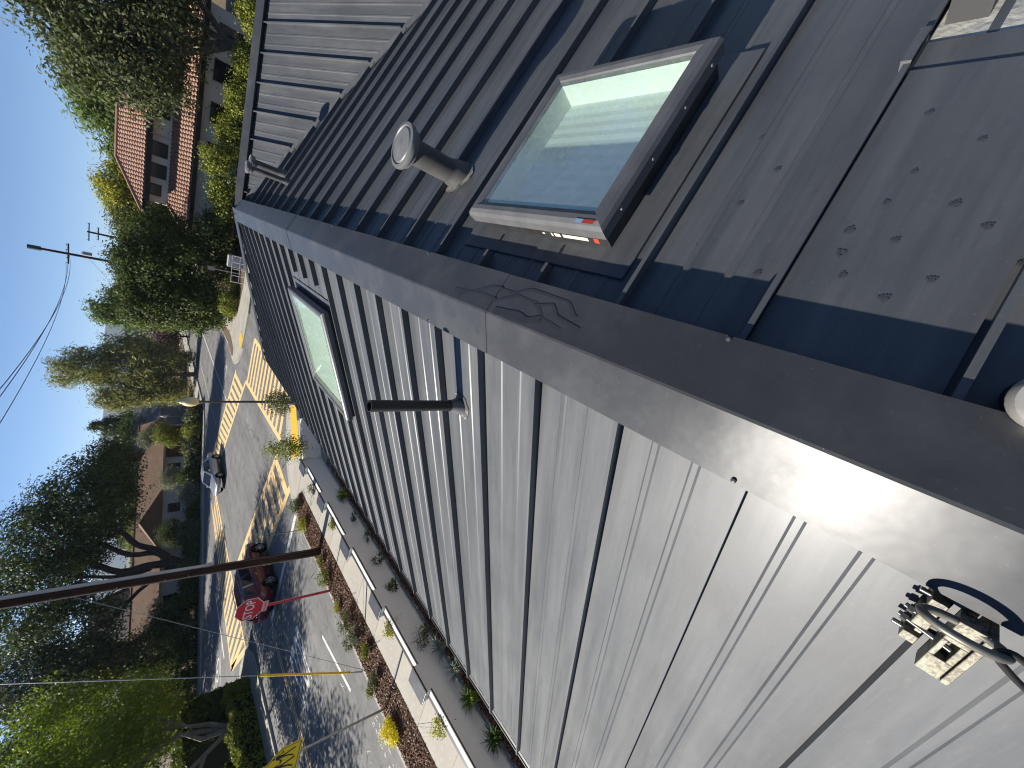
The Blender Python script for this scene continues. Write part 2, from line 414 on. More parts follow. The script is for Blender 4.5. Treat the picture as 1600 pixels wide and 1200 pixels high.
def panel(F, t0, lo, hi, gaps=(), name='roof_panel', m=None):
    """one seam plus one pan; lo(t), hi(t) give the ends down the slope"""
    b = MB()
    pan = PROF[3:]
    vs = []; fs = []
    for (t, h) in pan:
        a, z = lo(t0 + t), hi(t0 + t)
        vs += [F(a, t0 + t, h), F(max(z, a + .001), t0 + t, h)]
    for i in range(len(pan) - 1): fs.append((2 * i, 2 * i + 1, 2 * i + 3, 2 * i + 2))
    b.add(vs, fs)
    a, z = lo(t0), hi(t0)
    segs = []; cur = a
    for (g0, g1) in gaps:
        if g0 > cur: segs.append((cur, g0))
        cur = g1
    if z > cur: segs.append((cur, z))
    for (s0, s1) in segs:
        vs = []
        for (t, h) in PROF[:4]: vs += [F(s0, t0 + t, h - (.02 if h == 0 else 0)), F(s1, t0 + t, h - (.02 if h == 0 else 0))]
        # the fold leans a touch and carries a small lip
        vs += [F(s0, t0 - .012, .047), F(s1, t0 - .012, .047), F(s0, t0 - .012, .036), F(s1, t0 - .012, .036)]
        b.add(vs, [(0, 1, 3, 2), (2, 3, 5, 4), (4, 5, 7, 6), (0, 2, 4, 6), (1, 7, 5, 3), (2, 8, 9, 3), (8, 10, 11, 9)])
    return b.build(name, m, roof, fix=False)
# left slope
GL = {}
y = .152 - 8 * SP
k = 0
while y < YE + HALF - .1:
    lo = lambda t: .12 if t <= YE + .12 else (t - YE) / CT + .03
    gaps = [(.50, 2.22)] if 4.0 < y < 5.5 else ()
    panel(SL, y, lo, lambda t: UE, gaps, m=metal_L)
    y += SP
# right slope
y = .315 - 9 * SP
while y < YE - .3:
    hi = lambda t: min(UE, (YE - t) / CT - .05)
    gaps = [(.31, 1.44)] if .95 < y < 1.7 else ()
    panel(SR, y, lambda t: .12, hi, gaps, m=metal_L)
    y += SP
# wing slope facing us
x = X0 + .33
while x < xw - .5:
    panel(SN, x, lambda t: .13, lambda t: min(UE, (t - X0) / CT - .06), m=metal_N)
    x += SP
# ridge, hip and wing caps
def cap_strip(name, A, Bf, t0, t1, wd=.205, lift=0.0, m=None):
    b = MB(); n = max(2, int((t1 - t0) / 1.2)); vs = []
    for i in range(n + 1):
        t = t0 + (t1 - t0) * i / n
        vs += [A(wd, t, -PAN - .016 + lift), A(wd, t, -PAN + lift), A(.004, t, -PAN + .002 + lift), Bf(.004, t, -PAN + .002 + lift), Bf(wd, t, -PAN + lift), Bf(wd, t, -PAN - .016 + lift)]
    fs = []
    for i in range(n):
        for j in range(5): fs.append((6 * i + j, 6 * i + j + 1, 6 * i + 6 + j + 1, 6 * i + 6 + j))
    b.add(vs, fs)
    return b.build(name, m or cap_m, roof, fix=False)
cap_strip('ridge_cap', SL, SR, -4, 1.36, lift=0)
cap_strip('ridge_cap', SL, SR, 1.30, 4.95, lift=.0025)
cap_strip('ridge_cap', SL, SR, 4.90, YE - .02, lift=.005)
# end pieces mitred into the wing
b = MB()
h = -PAN
b.add([SN(.205, X0 + .19, h), SN(.004, X0 - .1, h + .004), SN(.004, xw, h), SN(.205, xw, h), SN(.205, X0 + .19, h - .016), SN(.205, xw, h - .016),
       (X0 - .1, YE + .18, ZC - .07), (xw, YE + .18, ZC - .07)], [(0, 1, 2, 3), (0, 3, 5, 4), (1, 6, 7, 2)])
b.build('ridge_cap', cap_m, roof, fix=False)
def hip_pt(s, side, w_, h):
    # s = plan distance along x from the ridge end
    base = Vector((X0 - s, YE + s, ZC - s * TAN + .006))
    d = Vector((1, 1, 0)).normalized()
    if side > 0: return tuple(base + Vector((0, -w_ * 1.0, -.0)) + Vector((0, 0, h)))
    return tuple(base + Vector((w_, 0, 0)) + Vector((0, 0, h)))
b = MB(); vs = []
for i in range(7):
    s = -.02 + (HALF + .05) * i / 6
    vs += [hip_pt(s, 1, .17, -.014), hip_pt(s, 1, .17, 0), hip_pt(s, 1, 0, .008), hip_pt(s, -1, .17, 0)]
b.add(vs, [(4 * i + j, 4 * i + j + 1, 4 * i + 5 + j, 4 * i + 4 + j) for i in range(6) for j in range(3)])
b.build('hip_cap', cap_m, roof, fix=False)
# closures under the caps
b = MB()
for F in (SL, SR):
    b.add([F(.182, -4, -.01), F(.182, YE - .1, -.01), F(.182, YE - .1, -PAN - .002), F(.182, -4, -PAN - .002)], [(0, 1, 2, 3)])
b.build('closure_strip', black_m, roof, fix=False)
b = MB().add([SN(.182, X0 + .2, -.01), SN(.182, xw, -.01), SN(.182, xw, -PAN - .002), SN(.182, X0 + .2, -PAN - .002)], [(0, 1, 2, 3)])
b.build('closure_strip', black_m, roof, fix=False)
# valley trough
b = MB(); vs = []
for i in range(9):
    s = HALF * i / 8
    p = Vector((X0 + s, YE - s, ZC + PAN * CT - s * TAN + .004)); 
    vs += [tuple(p + Vector((-.0, -.10, .0))), tuple(p), tuple(p + Vector((.10, 0, .0)))]
b.add(vs, [(3 * i + j, 3 * i + j + 1, 3 * i + 4 + j, 3 * i + 3 + j) for i in range(8) for j in range(2)])
b.build('valley_flashing', metal_L, roof, fix=False)
# rivets along the cap edges
riv = MB().lathe([(.0, .006), (.006, .005), (.008, .0)], 8).mesh('rivet', mat('rivet_steel', (.2, .2, .2), .35, .5, .8), smooth=True)
for F, y0 in ((SL, .152), (SR, .315)):
    for k in range(-1, 9):
        if (k % 2) == 0:
            p = F(.192, y0 + SP * k * 2 + .02, -PAN + .004); o = link('rivet', riv, roof, loc=p)
# eave trim and gutter on the street side
b = MB()
ze = ZC - UE * ST; xe = X0 - HALF
b.box(xe - .018, xe + .01, -4, YE + HALF + .05, ze - .20, ze - .062)
b.build('fascia', dark_m, house)
b = MB(); prof = [(-.02, -.085), (-.02, -.16), (-.05, -.19), (-.085, -.185), (-.098, -.15), (-.098, -.095), (-.090, -.095), (-.090, -.15), (-.08, -.17), (-.05, -.175), (-.03, -.15), (-.03, -.085)]
n = len(prof); vs = [(xe + p[0], yy, ze + p[1]) for yy in (-4, YE + HALF + .06) for p in prof]
b.add(vs, [(i, (i + 1) % n, n + (i + 1) % n, n + i) for i in range(n)] + [tuple(range(n)), tuple(range(n, 2 * n))])
b.build('gutter', black_m, house)
stucco = mat('white_stucco', (.78, .76, .70), .85, .3, n=(3, (.72, .7, .65), .4, .7), bump=(50, .2, .01))
b = MB().box(xe + .5, 4.0, -3.8, YE + HALF - .5, .245, 2.78).box(3.9, xw, 4.4, YE + HALF - .5, .245, 2.78)
b.build('wall', stucco, house)
# windows on the street wall
glass_dark = mat('window_glass', (.02, .025, .03), .06, .5)
frame_w = mat('white_frame', (.7, .68, .63), .5, .4)
for yy in (-1.5, 1.8, 5.2, 9.4):
    wdw = MB().box(xe + .42, xe + .52, yy - .8, yy + .8, 1.0, 2.3).build('window', frame_w, house)
    MB().box(xe + .405, xe + .42, yy - .72, yy - .03, 1.08, 2.22).build('pane', glass_dark, wdw)
    MB().box(xe + .405, xe + .42, yy + .03, yy + .72, 1.08, 2.22).build('pane', glass_dark, wdw)

# ---- skylights
def glass_mat(name, tint, r=.02):
    m = bpy.data.materials.new(name); m.use_nodes = True; t = m.node_tree; N = t.nodes; L = t.links
    for q in list(N): N.remove(q)
    out = N.new('ShaderNodeOutputMaterial'); tr = N.new('ShaderNodeBsdfTransparent'); tr.inputs[0].default_value = (*tint, 1)
    gl = N.new('ShaderNodeBsdfGlossy'); gl.inputs['Roughness'].default_value = r
    df = N.new('ShaderNodeBsdfDiffuse'); df.inputs[0].default_value = (.62, .68, .64, 1)
    lw = N.new('ShaderNodeLayerWeight'); lw.inputs[0].default_value = .5
    pw = N.new('ShaderNodeMath'); pw.operation = 'POWER'; pw.inputs[1].default_value = 4.0; L.new(lw.outputs['Facing'], pw.inputs[0])
    fr = N.new('ShaderNodeMath'); fr.operation = 'MULTIPLY_ADD'; fr.inputs[1].default_value = .9; fr.inputs[2].default_value = .07; L.new(pw.outputs[0], fr.inputs[0])
    tc = N.new('ShaderNodeTexCoord'); nz = N.new('ShaderNodeTexNoise'); nz.inputs['Scale'].default_value = 26; nz.inputs['Detail'].default_value = 8
    L.new(tc.outputs['Object'], nz.inputs[0])
    rp = N.new('ShaderNodeMapRange'); rp.inputs[1].default_value = .3; rp.inputs[2].default_value = .8; rp.inputs[3].default_value = .12; rp.inputs[4].default_value = .19
    L.new(nz.outputs[0], rp.inputs[0])
    m0 = N.new('ShaderNodeMixShader'); L.new(rp.outputs[0], m0.inputs[0]); L.new(tr.outputs[0], m0.inputs[1]); L.new(df.outputs[0], m0.inputs[2])
    ms = N.new('ShaderNodeMixShader'); L.new(fr.outputs[0], ms.inputs[0]); L.new(m0.outputs[0], ms.inputs[1]); L.new(gl.outputs[0], ms.inputs[2])
    L.new(ms.outputs[0], out.inputs[0]); return m
pane_m = glass_mat('skylight_glass', (.86, .96, .94))
frame_m = mat('taupe_skylight_frame', (.105, .105, .107), .45, .45, .1, n=(7, (.15, .148, .147), .35, .7))
shaft_m = mat('shaft_white', (.80, .84, .76), .8, .3)
blind_m = mat('skylight_blind', (.88, .95, .88), .8, .2, n=(40, (.82, .90, .84), .4, .6), stretch=(.2, 6, .2))
blind_g = mat('pale_green_blind', (.60, .68, .57), .8, .2, n=(14, (.55, .63, .53), .4, .6))
def skylight(F, u0, u1, y0, y1, hh, blind, bdepth, label):
    s = empty('skylight', F((u0 + u1) / 2, (y0 + y1) / 2, 0), parent=house); s['label'] = label
    org = Vector(s.location)
    def G(u, y, h): return tuple(Vector(F(u, y, h)) - org)
    def ringm(ins):   # list of (inset, h) closed tube of rectangle loops
        b = MB(); vs = []
        for (i_, h) in ins: vs += [G(u0 + i_, y0 + i_, h), G(u1 - i_, y0 + i_, h), G(u1 - i_, y1 - i_, h), G(u0 + i_, y1 - i_, h)]
        fs = []
        for a in range(len(ins) - 1):
            for j in range(4): fs.append((4 * a + j, 4 * a + (j + 1) % 4, 4 * a + 4 + (j + 1) % 4, 4 * a + 4 + j))
        return b.add(vs, fs)
    ringm([(-.10, .006), (-.098, .012), (.03, .014), (.03, .03)]).build('flashing', metal_L, s, fix=False)
    ringm([(.022, .0), (.018, hh - .06), (.07, hh - .06)]).build('curb', black_m, s, fix=False)
    ringm([(.0, hh - .075), (-.002, hh - .03), (.006, hh - .012), (.022, hh - .001), (.045, hh), (.066, hh - .006), (.072, hh - .016), (.072, hh - .08)]).build('frame', frame_m, s, fix=False)
    b = MB().add([G(u0 + .05, y0 + .05, hh - .012), G(u1 - .05, y0 + .05, hh - .012), G(u1 - .05, y1 - .05, hh - .012), G(u0 + .05, y1 - .05, hh - .012)], [(0, 1, 2, 3) if F is SR else (3, 2, 1, 0)])
    b.build('pane', pane_m, s, fix=False)
    ringm([(.074, hh - .03), (.08, hh - bdepth - .35)]).build('shaft', shaft_m, s, fix=False)
    b = MB(); nn = 26
    vs = []
    for i in range(nn + 1):
        u = u0 + .06 + (u1 - u0 - .12) * i / nn
        vs += [G(u, y0 + .058, hh - bdepth - (.0015 if i % 2 else 0)), G(u, y1 - .058, hh - bdepth - (.0015 if i % 2 else 0))]
    b.add(vs, [(2 * i, 2 * i + 2, 2 * i + 3, 2 * i + 1) for i in range(nn)]).build('blind', blind, s, fix=False)
    return s, G
skR, GR = skylight(SR, .43, 1.315, .895, 1.745, .165, blind_m, .135, 'near skylight with tree reflections in its pane')
skL, GLf = skylight(SL, .715, 2.06, 4.06, 5.44, .125, blind_g, .055, 'far skylight with a pale green blind')
# bar of the opening sash and stickers on the near skylight
b = MB(); 
for (a, c, d, e) in ((.52, .53, .98, 1.45), (.60, .61, .98, 1.45), (.52, .61, .97, .98), (.52, .61, 1.45, 1.46)):
    b.add([GR(a, d, -.02), GR(c, d, -.02), GR(c, e, -.02), GR(a, e, -.02)], [(0, 1, 2, 3)])
b.build('sash_bar', frame_w, skR, fix=False)
MB().add([GR(.535, .985, -.022), GR(.595, .985, -.022), GR(.595, 1.2, -.022), GR(.535, 1.2, -.022)], [(0, 1, 2, 3)]).build('sash_panel', mat('sash_dark', (.06, .08, .11), .5, .4), skR, fix=False)
def quad4(F, u0, u1, y0, y1, h, name, m, par, org):
    MB().add([tuple(Vector(F(u, y, h)) - org) for (u, y) in ((u0, y0), (u1, y0), (u1, y1), (u0, y1))], [(0, 1, 2, 3)]).build(name, m, par, fix=False)
red_m = mat('sticker_red', (.45, .05, .03), .5, .4); cream_m = mat('sticker_cream', (.62, .58, .48), .6, .3); blue_m = mat('sticker_blue', (.25, .4, .55), .6, .3)
oR = Vector(skR.location)
def facestick(y0, y1, h0, h1, name, m):
    MB().add([tuple(Vector(SR(.4275 + .022 * (1 if h < .09 else 0), y, h)) - oR) for (y, h) in ((y0, h0), (y1, h0), (y1, h1), (y0, h1))], [(0, 1, 2, 3)]).build(name, m, skR, fix=False)
for (a, c) in ((1.02, 1.16), (1.175, 1.21), (1.22, 1.23)): facestick(a, c, .035, .055, 'sticker', cream_m)
facestick(.965, .99, .03, .058, 'sticker', red_m); facestick(1.27, 1.285, .04, .05, 'sticker', cream_m)
quad4(SR, .434, .452, .93, .985, .1665, 'sticker', red_m, skR, oR)
quad4(SR, .434, .452, .985, 1.02, .1665, 'sticker', blue_m, skR, oR)
# screws in the frame side
scr = MB().lathe([(.0, .004), (.005, .003), (.006, 0)], 8).mesh('screw', mat('bright_steel', (.6, .6, .58), .3, .5, .9))
for u in (.55, .78, 1.02, 1.22):
    o = link('screw', scr, skR, loc=tuple(Vector(SR(u, .893, .115)) - oR)); o.rotation_euler = (R(90), 0, 0)

# ---- vents and pipes
tube_m = mat('grey_painted_pipe', (.07, .07, .068), .5, .4, n=(5, (.11, .105, .10), .4, .7))
pvc_m = mat('black_pipe', (.02, .02, .021), .45, .4, n=(5, (.035, .034, .034), .4, .7))
galv = mat('dusty_galvanised', (.19, .19, .19), .5, .5, .2, n=(10, (.13, .13, .13), .4, .7))
boot_m = mat('sealant_smear', (.30, .29, .27), .7, .3, n=(12, (.08, .08, .08), .4, .55))
def vent(F, u, y, hgt, r, rc, name='vent_pipe', label=None, dx=0):
    p = Vector(F(u, y, 0)); v = empty(name, p, parent=house)
    if label: v['label'] = label
    MB().lathe([(r, -.12), (r, hgt - .04)], 28).build('tube', tube_m, v, smooth=True)
    MB().lathe([(r * 1.5, -.10), (r * 1.42, -.02), (r * 1.12, .07), (r * 1.02, .085), (r * 1.02, .10)], 28).build('storm_collar', tube_m, v, smooth=True)
    c = MB().lathe([(r * .98, hgt - .06), (rc * .86, hgt - .055), (rc * .9, hgt - .04), (rc * .9, hgt - .03), (rc, hgt - .028), (rc * 1.03, hgt - .012), (rc, hgt), (rc * .86, hgt + .004), (rc * .80, hgt - .006), (rc * .74, hgt + .004), (.001, hgt + .012)], 36)
    c.build('rain_cap', galv, v, smooth=True)
    return v
v1 = vent(SR, .80, 2.36, .42, .072, .125, label='wide vent pipe with a flat round rain cap beyond the near skylight')
# sealed flashing patch at its foot
b = MB(); vs = [Vector(SR(.80, 2.36, .006)) - v1.location]; nn = 18
for i in range(nn):
    q = 2 * math.pi * i / nn; rr = .125 + random.uniform(-.012, .012)
    vs.append(Vector(SR(.80 + rr * math.cos(q), 2.36 + rr * 1.05 * math.sin(q), .006)) - v1.location)
b.add(vs, [(0, 1 + i, 1 + (i + 1) % nn) for i in range(nn)]).build('foot_flashing', boot_m, v1, fix=False)
vent(SR, .79, 6.98, .44, .05, .09, label='rear one of the pair of far vent pipes')
vent(SR, .66, 6.46, .50, .036, .075, label='front one of the pair of far vent pipes')
p = Vector(SL(.705, 1.664, 0)); v = empty('vent_pipe', p, parent=house); v['label'] = 'thin open black pipe on the street-side slope'
MB().lathe([(.031, -.1), (.031, .585), (.026, .585), (.026, .3)], 24).build('tube', pvc_m, v, smooth=True)
MB().lathe([(.068, -.05), (.05, .03), (.036, .07), (.035, .09)], 24).build('boot', galv, v, smooth=True)
b = MB(); vs = [Vector(SL(.705, 1.664, .005)) - p]
for i in range(nn):
    q = 2 * math.pi * i / nn; rr = .085 + random.uniform(-.008, .008)
    vs.append(Vector(SL(.705 + rr * math.cos(q), 1.664 + rr * math.sin(q), .005)) - p)
b.add(vs, [(0, 1 + i, 1 + (i + 1) % nn) for i in range(nn)]).build('foot_flashing', boot_m, v, fix=False)
# stub with a bright cap by the camera
p = Vector(SR(.27, -.215, 0)); v = empty('vent_stub', p, parent=house); v['label'] = 'short pipe with a bright metal cap at the picture edge'
MB().lathe([(.05, -.05), (.05, .11)], 24).build('tube', pvc_m, v, smooth=True)
MB().lathe([(.056, .09), (.058, .115), (.05, .128), (.001, .136)], 28).build('cap', mat('worn_bright_cap', (.55, .52, .46), .4, .5, .6, n=(16, (.35, .33, .3), .4, .7)), v, smooth=True)
# lapped flashing pieces at the picture corner
for (u0, u1, h, m, nm) in ((.13, 1.19, .013, metal_L, 'lap_sheet'), (1.17, 1.30, .0075, metal_L, 'lap_sheet'), (1.28, 2.1, .0025, mat('white_membrane', (.62, .60, .52), .7, .3, n=(6, (.5, .48, .42), .4, .7), bump=(9, .6, .03)), 'membrane')):
    MB().add([SR(u0, -.09, h), SR(u1, -.09, h), SR(u1, .305, h), SR(u0, .305, h), SR(u1, -.09, h - .006), SR(u1, .305, h - .006)], [(0, 1, 2, 3), (1, 4, 5, 2)]).build(nm, m, roof, fix=False)
MB().add([SR(1.175, .303, .0), SR(1.30, .303, 0), SR(1.30, .303, .056), SR(1.175, .303, .056), SR(1.175, .327, .0), SR(1.30, .327, 0), SR(1.30, .327, .056), SR(1.175, .327, .056)],
         [(0, 1, 2, 3), (4, 7, 6, 5), (3, 2, 6, 7), (0, 3, 7, 4), (1, 5, 6, 2)]).build('seam_sleeve', metal_L, roof, fix=False)
b = MB(); b.add([SR(1.37, .20, .0), SR(1.9, .20, .0), SR(1.9, .20, .09), SR(1.37, .20, .09), SR(1.37, .29, 0), SR(1.9, .29, 0), SR(1.9, .29, .09), SR(1.37, .29, .09)], [(0, 1, 2, 3), (4, 7, 6, 5), (3, 2, 6, 7), (0, 3, 7, 4), (1, 5, 6, 2)])
b.build('flashing_upstand', dark_m, roof, fix=False)
# paw prints in the dust
paw_m = mat('clean_paw_mark', (.066, .069, .072), .45, .4)
def paw(F, u, y, a, s=1.0):
    b = MB()
    def ell(cu, cy, ru, ry, n=9):
        pts = []
        for i in range(n):
            q = 2 * math.pi * i / n
            du, dy = cu + ru * math.cos(q), cy + ry * math.sin(q)
            pts.append(F(u + s * (du * math.cos(a) - dy * math.sin(a)), y + s * (du * math.sin(a) + dy * math.cos(a)), .0142 if -.09 < y < .29 else .0016))
        b.add(pts, [tuple(range(n))])
    ell(0, 0, .012, .016)
    for k in range(4): ell(.021 - .004 * abs(k - 1.5), -.018 + .012 * k, .008, .0058)
    b.build('paw_print', paw_m, roof, fix=False)
for (u, y, a) in ((.62, .46, .4), (.70, .55, .6), (.84, .50, .5), (.52, .60, .3), (.98, .61, .7), (.60, .12, .6), (.72, .05, .9), (.82, .16, 1.2), (.66, -.02, .4),
                  (.50, .02, .2), (.92, .07, .8), (1.02, .20, .9), (.45, .38, .8), (.48, .18, 1.4), (.58, -.10, .9), (.55, .21, 2.0), (.43, .08, .4), (.62, .22, 1.1), (.72, .18, 1.6)):
    paw(SR, u, y, a, random.uniform(.38, .58))
# water trails on the ridge cap
trail_m = mat('damp_trail', (.045, .045, .046), .36, .4)
def trail(pts, wd, k=0):
    b = MB(); n = len(pts); vs = []
    for i, (u, y) in enumerate(pts):
        q = Vector(pts[min(i + 1, n - 1)]) - Vector(pts[max(i - 1, 0)]); q.normalize(); nn_ = Vector((-q.y, q.x)) * wd * (.9 + .18 * math.sin(i * .9 + 1))
        hh_ = lambda q_, r_: -PAN + .002 * (1 - q_ / .205) + .0008 + k * .0003 + (.0025 if r_ > 1.29 else 0)
        vs += [SR(u + nn_.x, y + nn_.y, hh_(u + nn_.x, y)), SR(u - nn_.x, y - nn_.y, hh_(u - nn_.x, y))]
    b.add(vs, [(2 * i, 2 * i + 1, 2 * i + 3, 2 * i + 2) for i in range(n - 1)]).build('damp_trail', trail_m, roof, fix=False)
def wav(pts, n=5):
    out = []
    for i in range(len(pts) - 1):
        for j in range(n):
            t = j / n; t = t * t * (3 - 2 * t) if i % 2 else t
            out.append((pts[i][0] + (pts[i + 1][0] - pts[i][0]) * t, pts[i][1] + (pts[i + 1][1] - pts[i][1]) * (j / n)))
    return out + [pts[-1]]
trail(wav([(.05, 1.60), (.075, 1.40), (.07, 1.28), (.12, 1.18), (.115, 1.06), (.06, .98), (.045, .88)]), .007)
trail(wav([(.02, 1.55), (.06, 1.50), (.13, 1.32), (.125, 1.22), (.165, 1.12), (.16, .92), (.11, .84)]), .006, 1)
trail(wav([(.10, 1.07), (.13, .98), (.09, .92), (.07, .80)]), .006, 2)
trail(wav([(.02, 1.26), (.04, 1.14), (.03, 1.06), (.055, .99)]), .016, 3)

# ------------------------------------------------------------------ mulch chips (too many to count)
def leaf_mesh(name, cen, nrm, size, ratio, tone, m, flat=False):
    """diamond leaves: centres, normals, sizes -> one mesh with a 'tone' attribute"""
    n = len(cen)
    nrm = nrm / (np.linalg.norm(nrm, axis=1, keepdims=True) + 1e-9)
    r = rng.normal(size=(n, 3)); a = np.cross(nrm, r); a /= (np.linalg.norm(a, axis=1, keepdims=True) + 1e-9)
    b = np.cross(nrm, a)
    L_ = (size * ratio)[:, None]; W_ = size[:, None]
    bend = nrm * (size * .25)[:, None]
    v = np.stack([cen - a * L_ - bend, cen - b * W_ * .5, cen + a * L_ - bend, cen + b * W_ * .5], 1).reshape(-1, 3)
    me = bpy.data.meshes.new(name)
    me.vertices.add(4 * n); me.vertices.foreach_set('co', v.astype(np.float32).ravel())
    me.loops.add(4 * n); me.loops.foreach_set('vertex_index', np.arange(4 * n, dtype=np.int32))
    me.polygons.add(n); me.polygons.foreach_set('loop_start', np.arange(0, 4 * n, 4, dtype=np.int32))
    try: me.polygons.foreach_set('loop_total', np.full(n, 4, dtype=np.int32))
    except Exception: pass
    at = me.attributes.new('tone', 'FLOAT', 'FACE'); at.data.foreach_set('value', np.clip(tone, 0, 1).astype(np.float32))
    me.update(calc_edges=True); me.materials.append(m)
    return me
chip_m = leaf_mat('bark_chips', (.075, .034, .018), (.29, .155, .085), .0)
def chips(name, x0, x1, y0, y1, z, n, s=.045, keep=None):
    c = np.stack([rng.uniform(x0, x1, n), rng.uniform(y0, y1, n), z + rng.uniform(0, .03, n)], 1)
    if keep is not None: c = c[keep(c)]
    n = len(c); nr = rng.normal(size=(n, 3)) * .55 + np.array([0, 0, 1.0])
    me = leaf_mesh(name, c, nr, rng.uniform(.4, 1.2, n) * s, 1.3, rng.beta(1.3, 2.2, n), chip_m)
    return tag(link(name, me), kind='stuff')
chips('mulch_chips', -13.56, -12.12, -3, 16.9, .138, 30000, .034, keep=lambda c: (c[:, 1] < 16.1) | (np.hypot(c[:, 0] + 12.83, c[:, 1] - 16.1) < .75))
chips('mulch_chips', -9.05, -5.5, -1, 14, .248, 22000, .04)

# ------------------------------------------------------------------ garden wall with pilasters
plaster = mat('grey_plaster', (.74, .735, .70), .85, .3, n=(1.5, (.68, .675, .645), .35, .7), bump=(40, .12, .01))
steel_cap = mat('grey_steel_cap', (.085, .09, .10), .38, .5, .4, n=(3, (.14, .145, .15), .35, .7))
white_top = mat('white_coping', (.80, .78, .72), .7, .3, n=(4, (.70, .68, .62), .4, .7))
gw = empty('garden_wall', (-9.3, 7, .24), label='low grey plaster wall with white coping between steel-capped pilasters', cat='wall')
def gbox(name, x0, x1, y0, y1, z0, z1, m, bevel=0):
    return MB().box(x0 + 9.3, x1 + 9.3, y0 - 7, y1 - 7, z0 - .24, z1 - .24).build(name, m, gw, bevel=bevel)
PY = [14.45, 12.0, 9.5, 7.05, 4.56, 2.06, -.44, -2.94]
prev = 14.45
for i, yc in enumerate(PY):
    gbox('pilaster', -9.56, -9.205, yc - .325, yc + .325, .12, 1.0, plaster)
    gbox('pilaster_cap', -9.66, -9.22, yc - .335, yc + .335, 1.0, 1.03, steel_cap, .004)
    gbox('cap_edge', -9.245, -9.195, yc - .345, yc + .345, 1.0, 1.04, black_m)
    if i < len(PY) - 1:
        a, b_ = PY[i + 1] + .325, yc - .325
        gbox('wall_panel', -9.44, -9.207, a, b_, .12, .875, plaster)
        gbox('coping', -9.385, -9.235, a + .02, b_ - .02, .875, .90, white_top)
        gbox('coping_trim', -9.235, -9.20, a, b_, .875, .912, dark_m)
        gbox('coping_trim', -9.50, -9.385, a, b_, .84, .893, black_m)
# return leg of the wall, towards the corner
rt = empty('garden_wall', (-9.25, 14.8, .24), R(40), label='short return leg of the garden wall by the young tree', cat='wall')
MB().box(0, 2.2, -.12, .12, -.12, .66).build('wall_panel', plaster, rt)
MB().box(0, 2.2, -.03, .10, .66, .685).build('coping', white_top, rt)
MB().box(0, 2.2, .10, .16, .64, .68).build('coping_trim', black_m, rt)
MB().box(1.75, 2.4, -.16, .25, -.12, .76).build('pilaster', steel_cap, rt)

# ------------------------------------------------------------------ street things
red_p = mat('sign_red', (.62, .016, .02), .4, .5, n=(4, (.56, .018, .022), .4, .7))
sign_w = mat('sign_white', (.75, .72, .70), .4, .5)
sign_back = mat('sign_metal', (.35, .35, .34), .5, .5, .6)
post_red = mat('post_red', (.6, .03, .035), .55, .4, n=(6, (.5, .035, .04), .4, .7))
galv_p = mat('galvanised_post', (.30, .30, .29), .5, .5, .5, n=(9, (.2, .2, .19), .4, .7))
# STOP sign
LEAN = math.atan(.14)
ss = empty('stop_sign', (-13.49, 11.52, .12), label='red octagonal STOP sign on a red and grey post by the mulch strip', cat='sign')
ss.rotation_euler = (0, LEAN, R(8))
MB().box(-.03, .03, -.02, .02, -.1, 3.1).build('post', galv_p, ss)
MB().box(-.045, .045, -.034, -.022, .05, 2.42).build('reflector_strip', post_red, ss)
def octa(r): return [(r * math.cos(R(22.5 + 45 * i)), r * math.sin(R(22.5 + 45 * i))) for i in range(8)]
Tf = Matrix.Translation((0, -.04, 2.80)) @ Matrix.Rotation(R(90), 4, 'X')
pl = MB().prism(octa(.44), -.004, .0, T=Tf).build('plate', sign_w, ss)
MB().prism(octa(.417), .0015, .003, T=Tf).build('field', red_p, pl)
o = link('lettering', text_mesh('STOP', .35, .001, .84), pl, sign_w); o.matrix_local = Matrix.Translation((0, -.046, 2.80)) @ Matrix.Rotation(R(90), 4, 'X'); o.scale = (1.0, 1.12, 1)
al = MB().prism([(-.2, -.075), (.2, -.075), (.2, .075), (-.2, .075)], -.003, .0, T=Matrix.Translation((0, -.042, 2.325)) @ Matrix.Rotation(R(90), 4, 'X')).build('small_plate', mat('small_plate_pink', (.75, .45, .45), .4, .5), ss)
o = link('lettering', text_mesh('ALL WAY', .105, .001, .8), al, red_p); o.matrix_local = Matrix.Translation((0, -.0465, 2.325)) @ Matrix.Rotation(R(90), 4, 'X')
# school warning sign
yel = mat('sign_yellow', (.80, .60, .005), .4, .5, n=(3, (.76, .56, .01), .4, .7))
ws = empty('warning_sign', (-13.23, 6.32, .12), label='yellow pentagonal warning sign with two walking figures on a grey post', cat='sign')
ws.rotation_euler = (0, LEAN, R(14))
MB().tube([(0, 0, -.1), (0, 0, 3.35)], .032, 12).build('post', galv_p, ws, smooth=True)
MB().lathe([(.05, 0), (.05, .05), (.036, .08)], 12).build('post_socket', galv_p, ws)
Tw = Matrix.Translation((0, -.045, 2.92)) @ Matrix.Rotation(R(90), 4, 'X')
pent = [(-.38, -.40), (.38, -.40), (.38, .10), (0, .46), (-.38, .10)]
pl = MB().prism(pent, -.004, 0, T=Tw).build('plate', yel, ws)
blk = mat('sign_black', (.012, .012, .012), .5, .4)
inn = offset_poly(pent, .028); inn2 = offset_poly(pent, .044)
b = MB()
for i in range(5):
    j = (i + 1) % 5
    b.add([Tw @ Vector((*inn[i], .002)), Tw @ Vector((*inn[j], .002)), Tw @ Vector((*inn2[j], .002)), Tw @ Vector((*inn2[i], .002))], [(0, 1, 2, 3)])
b.build('border', blk, pl, fix=False)
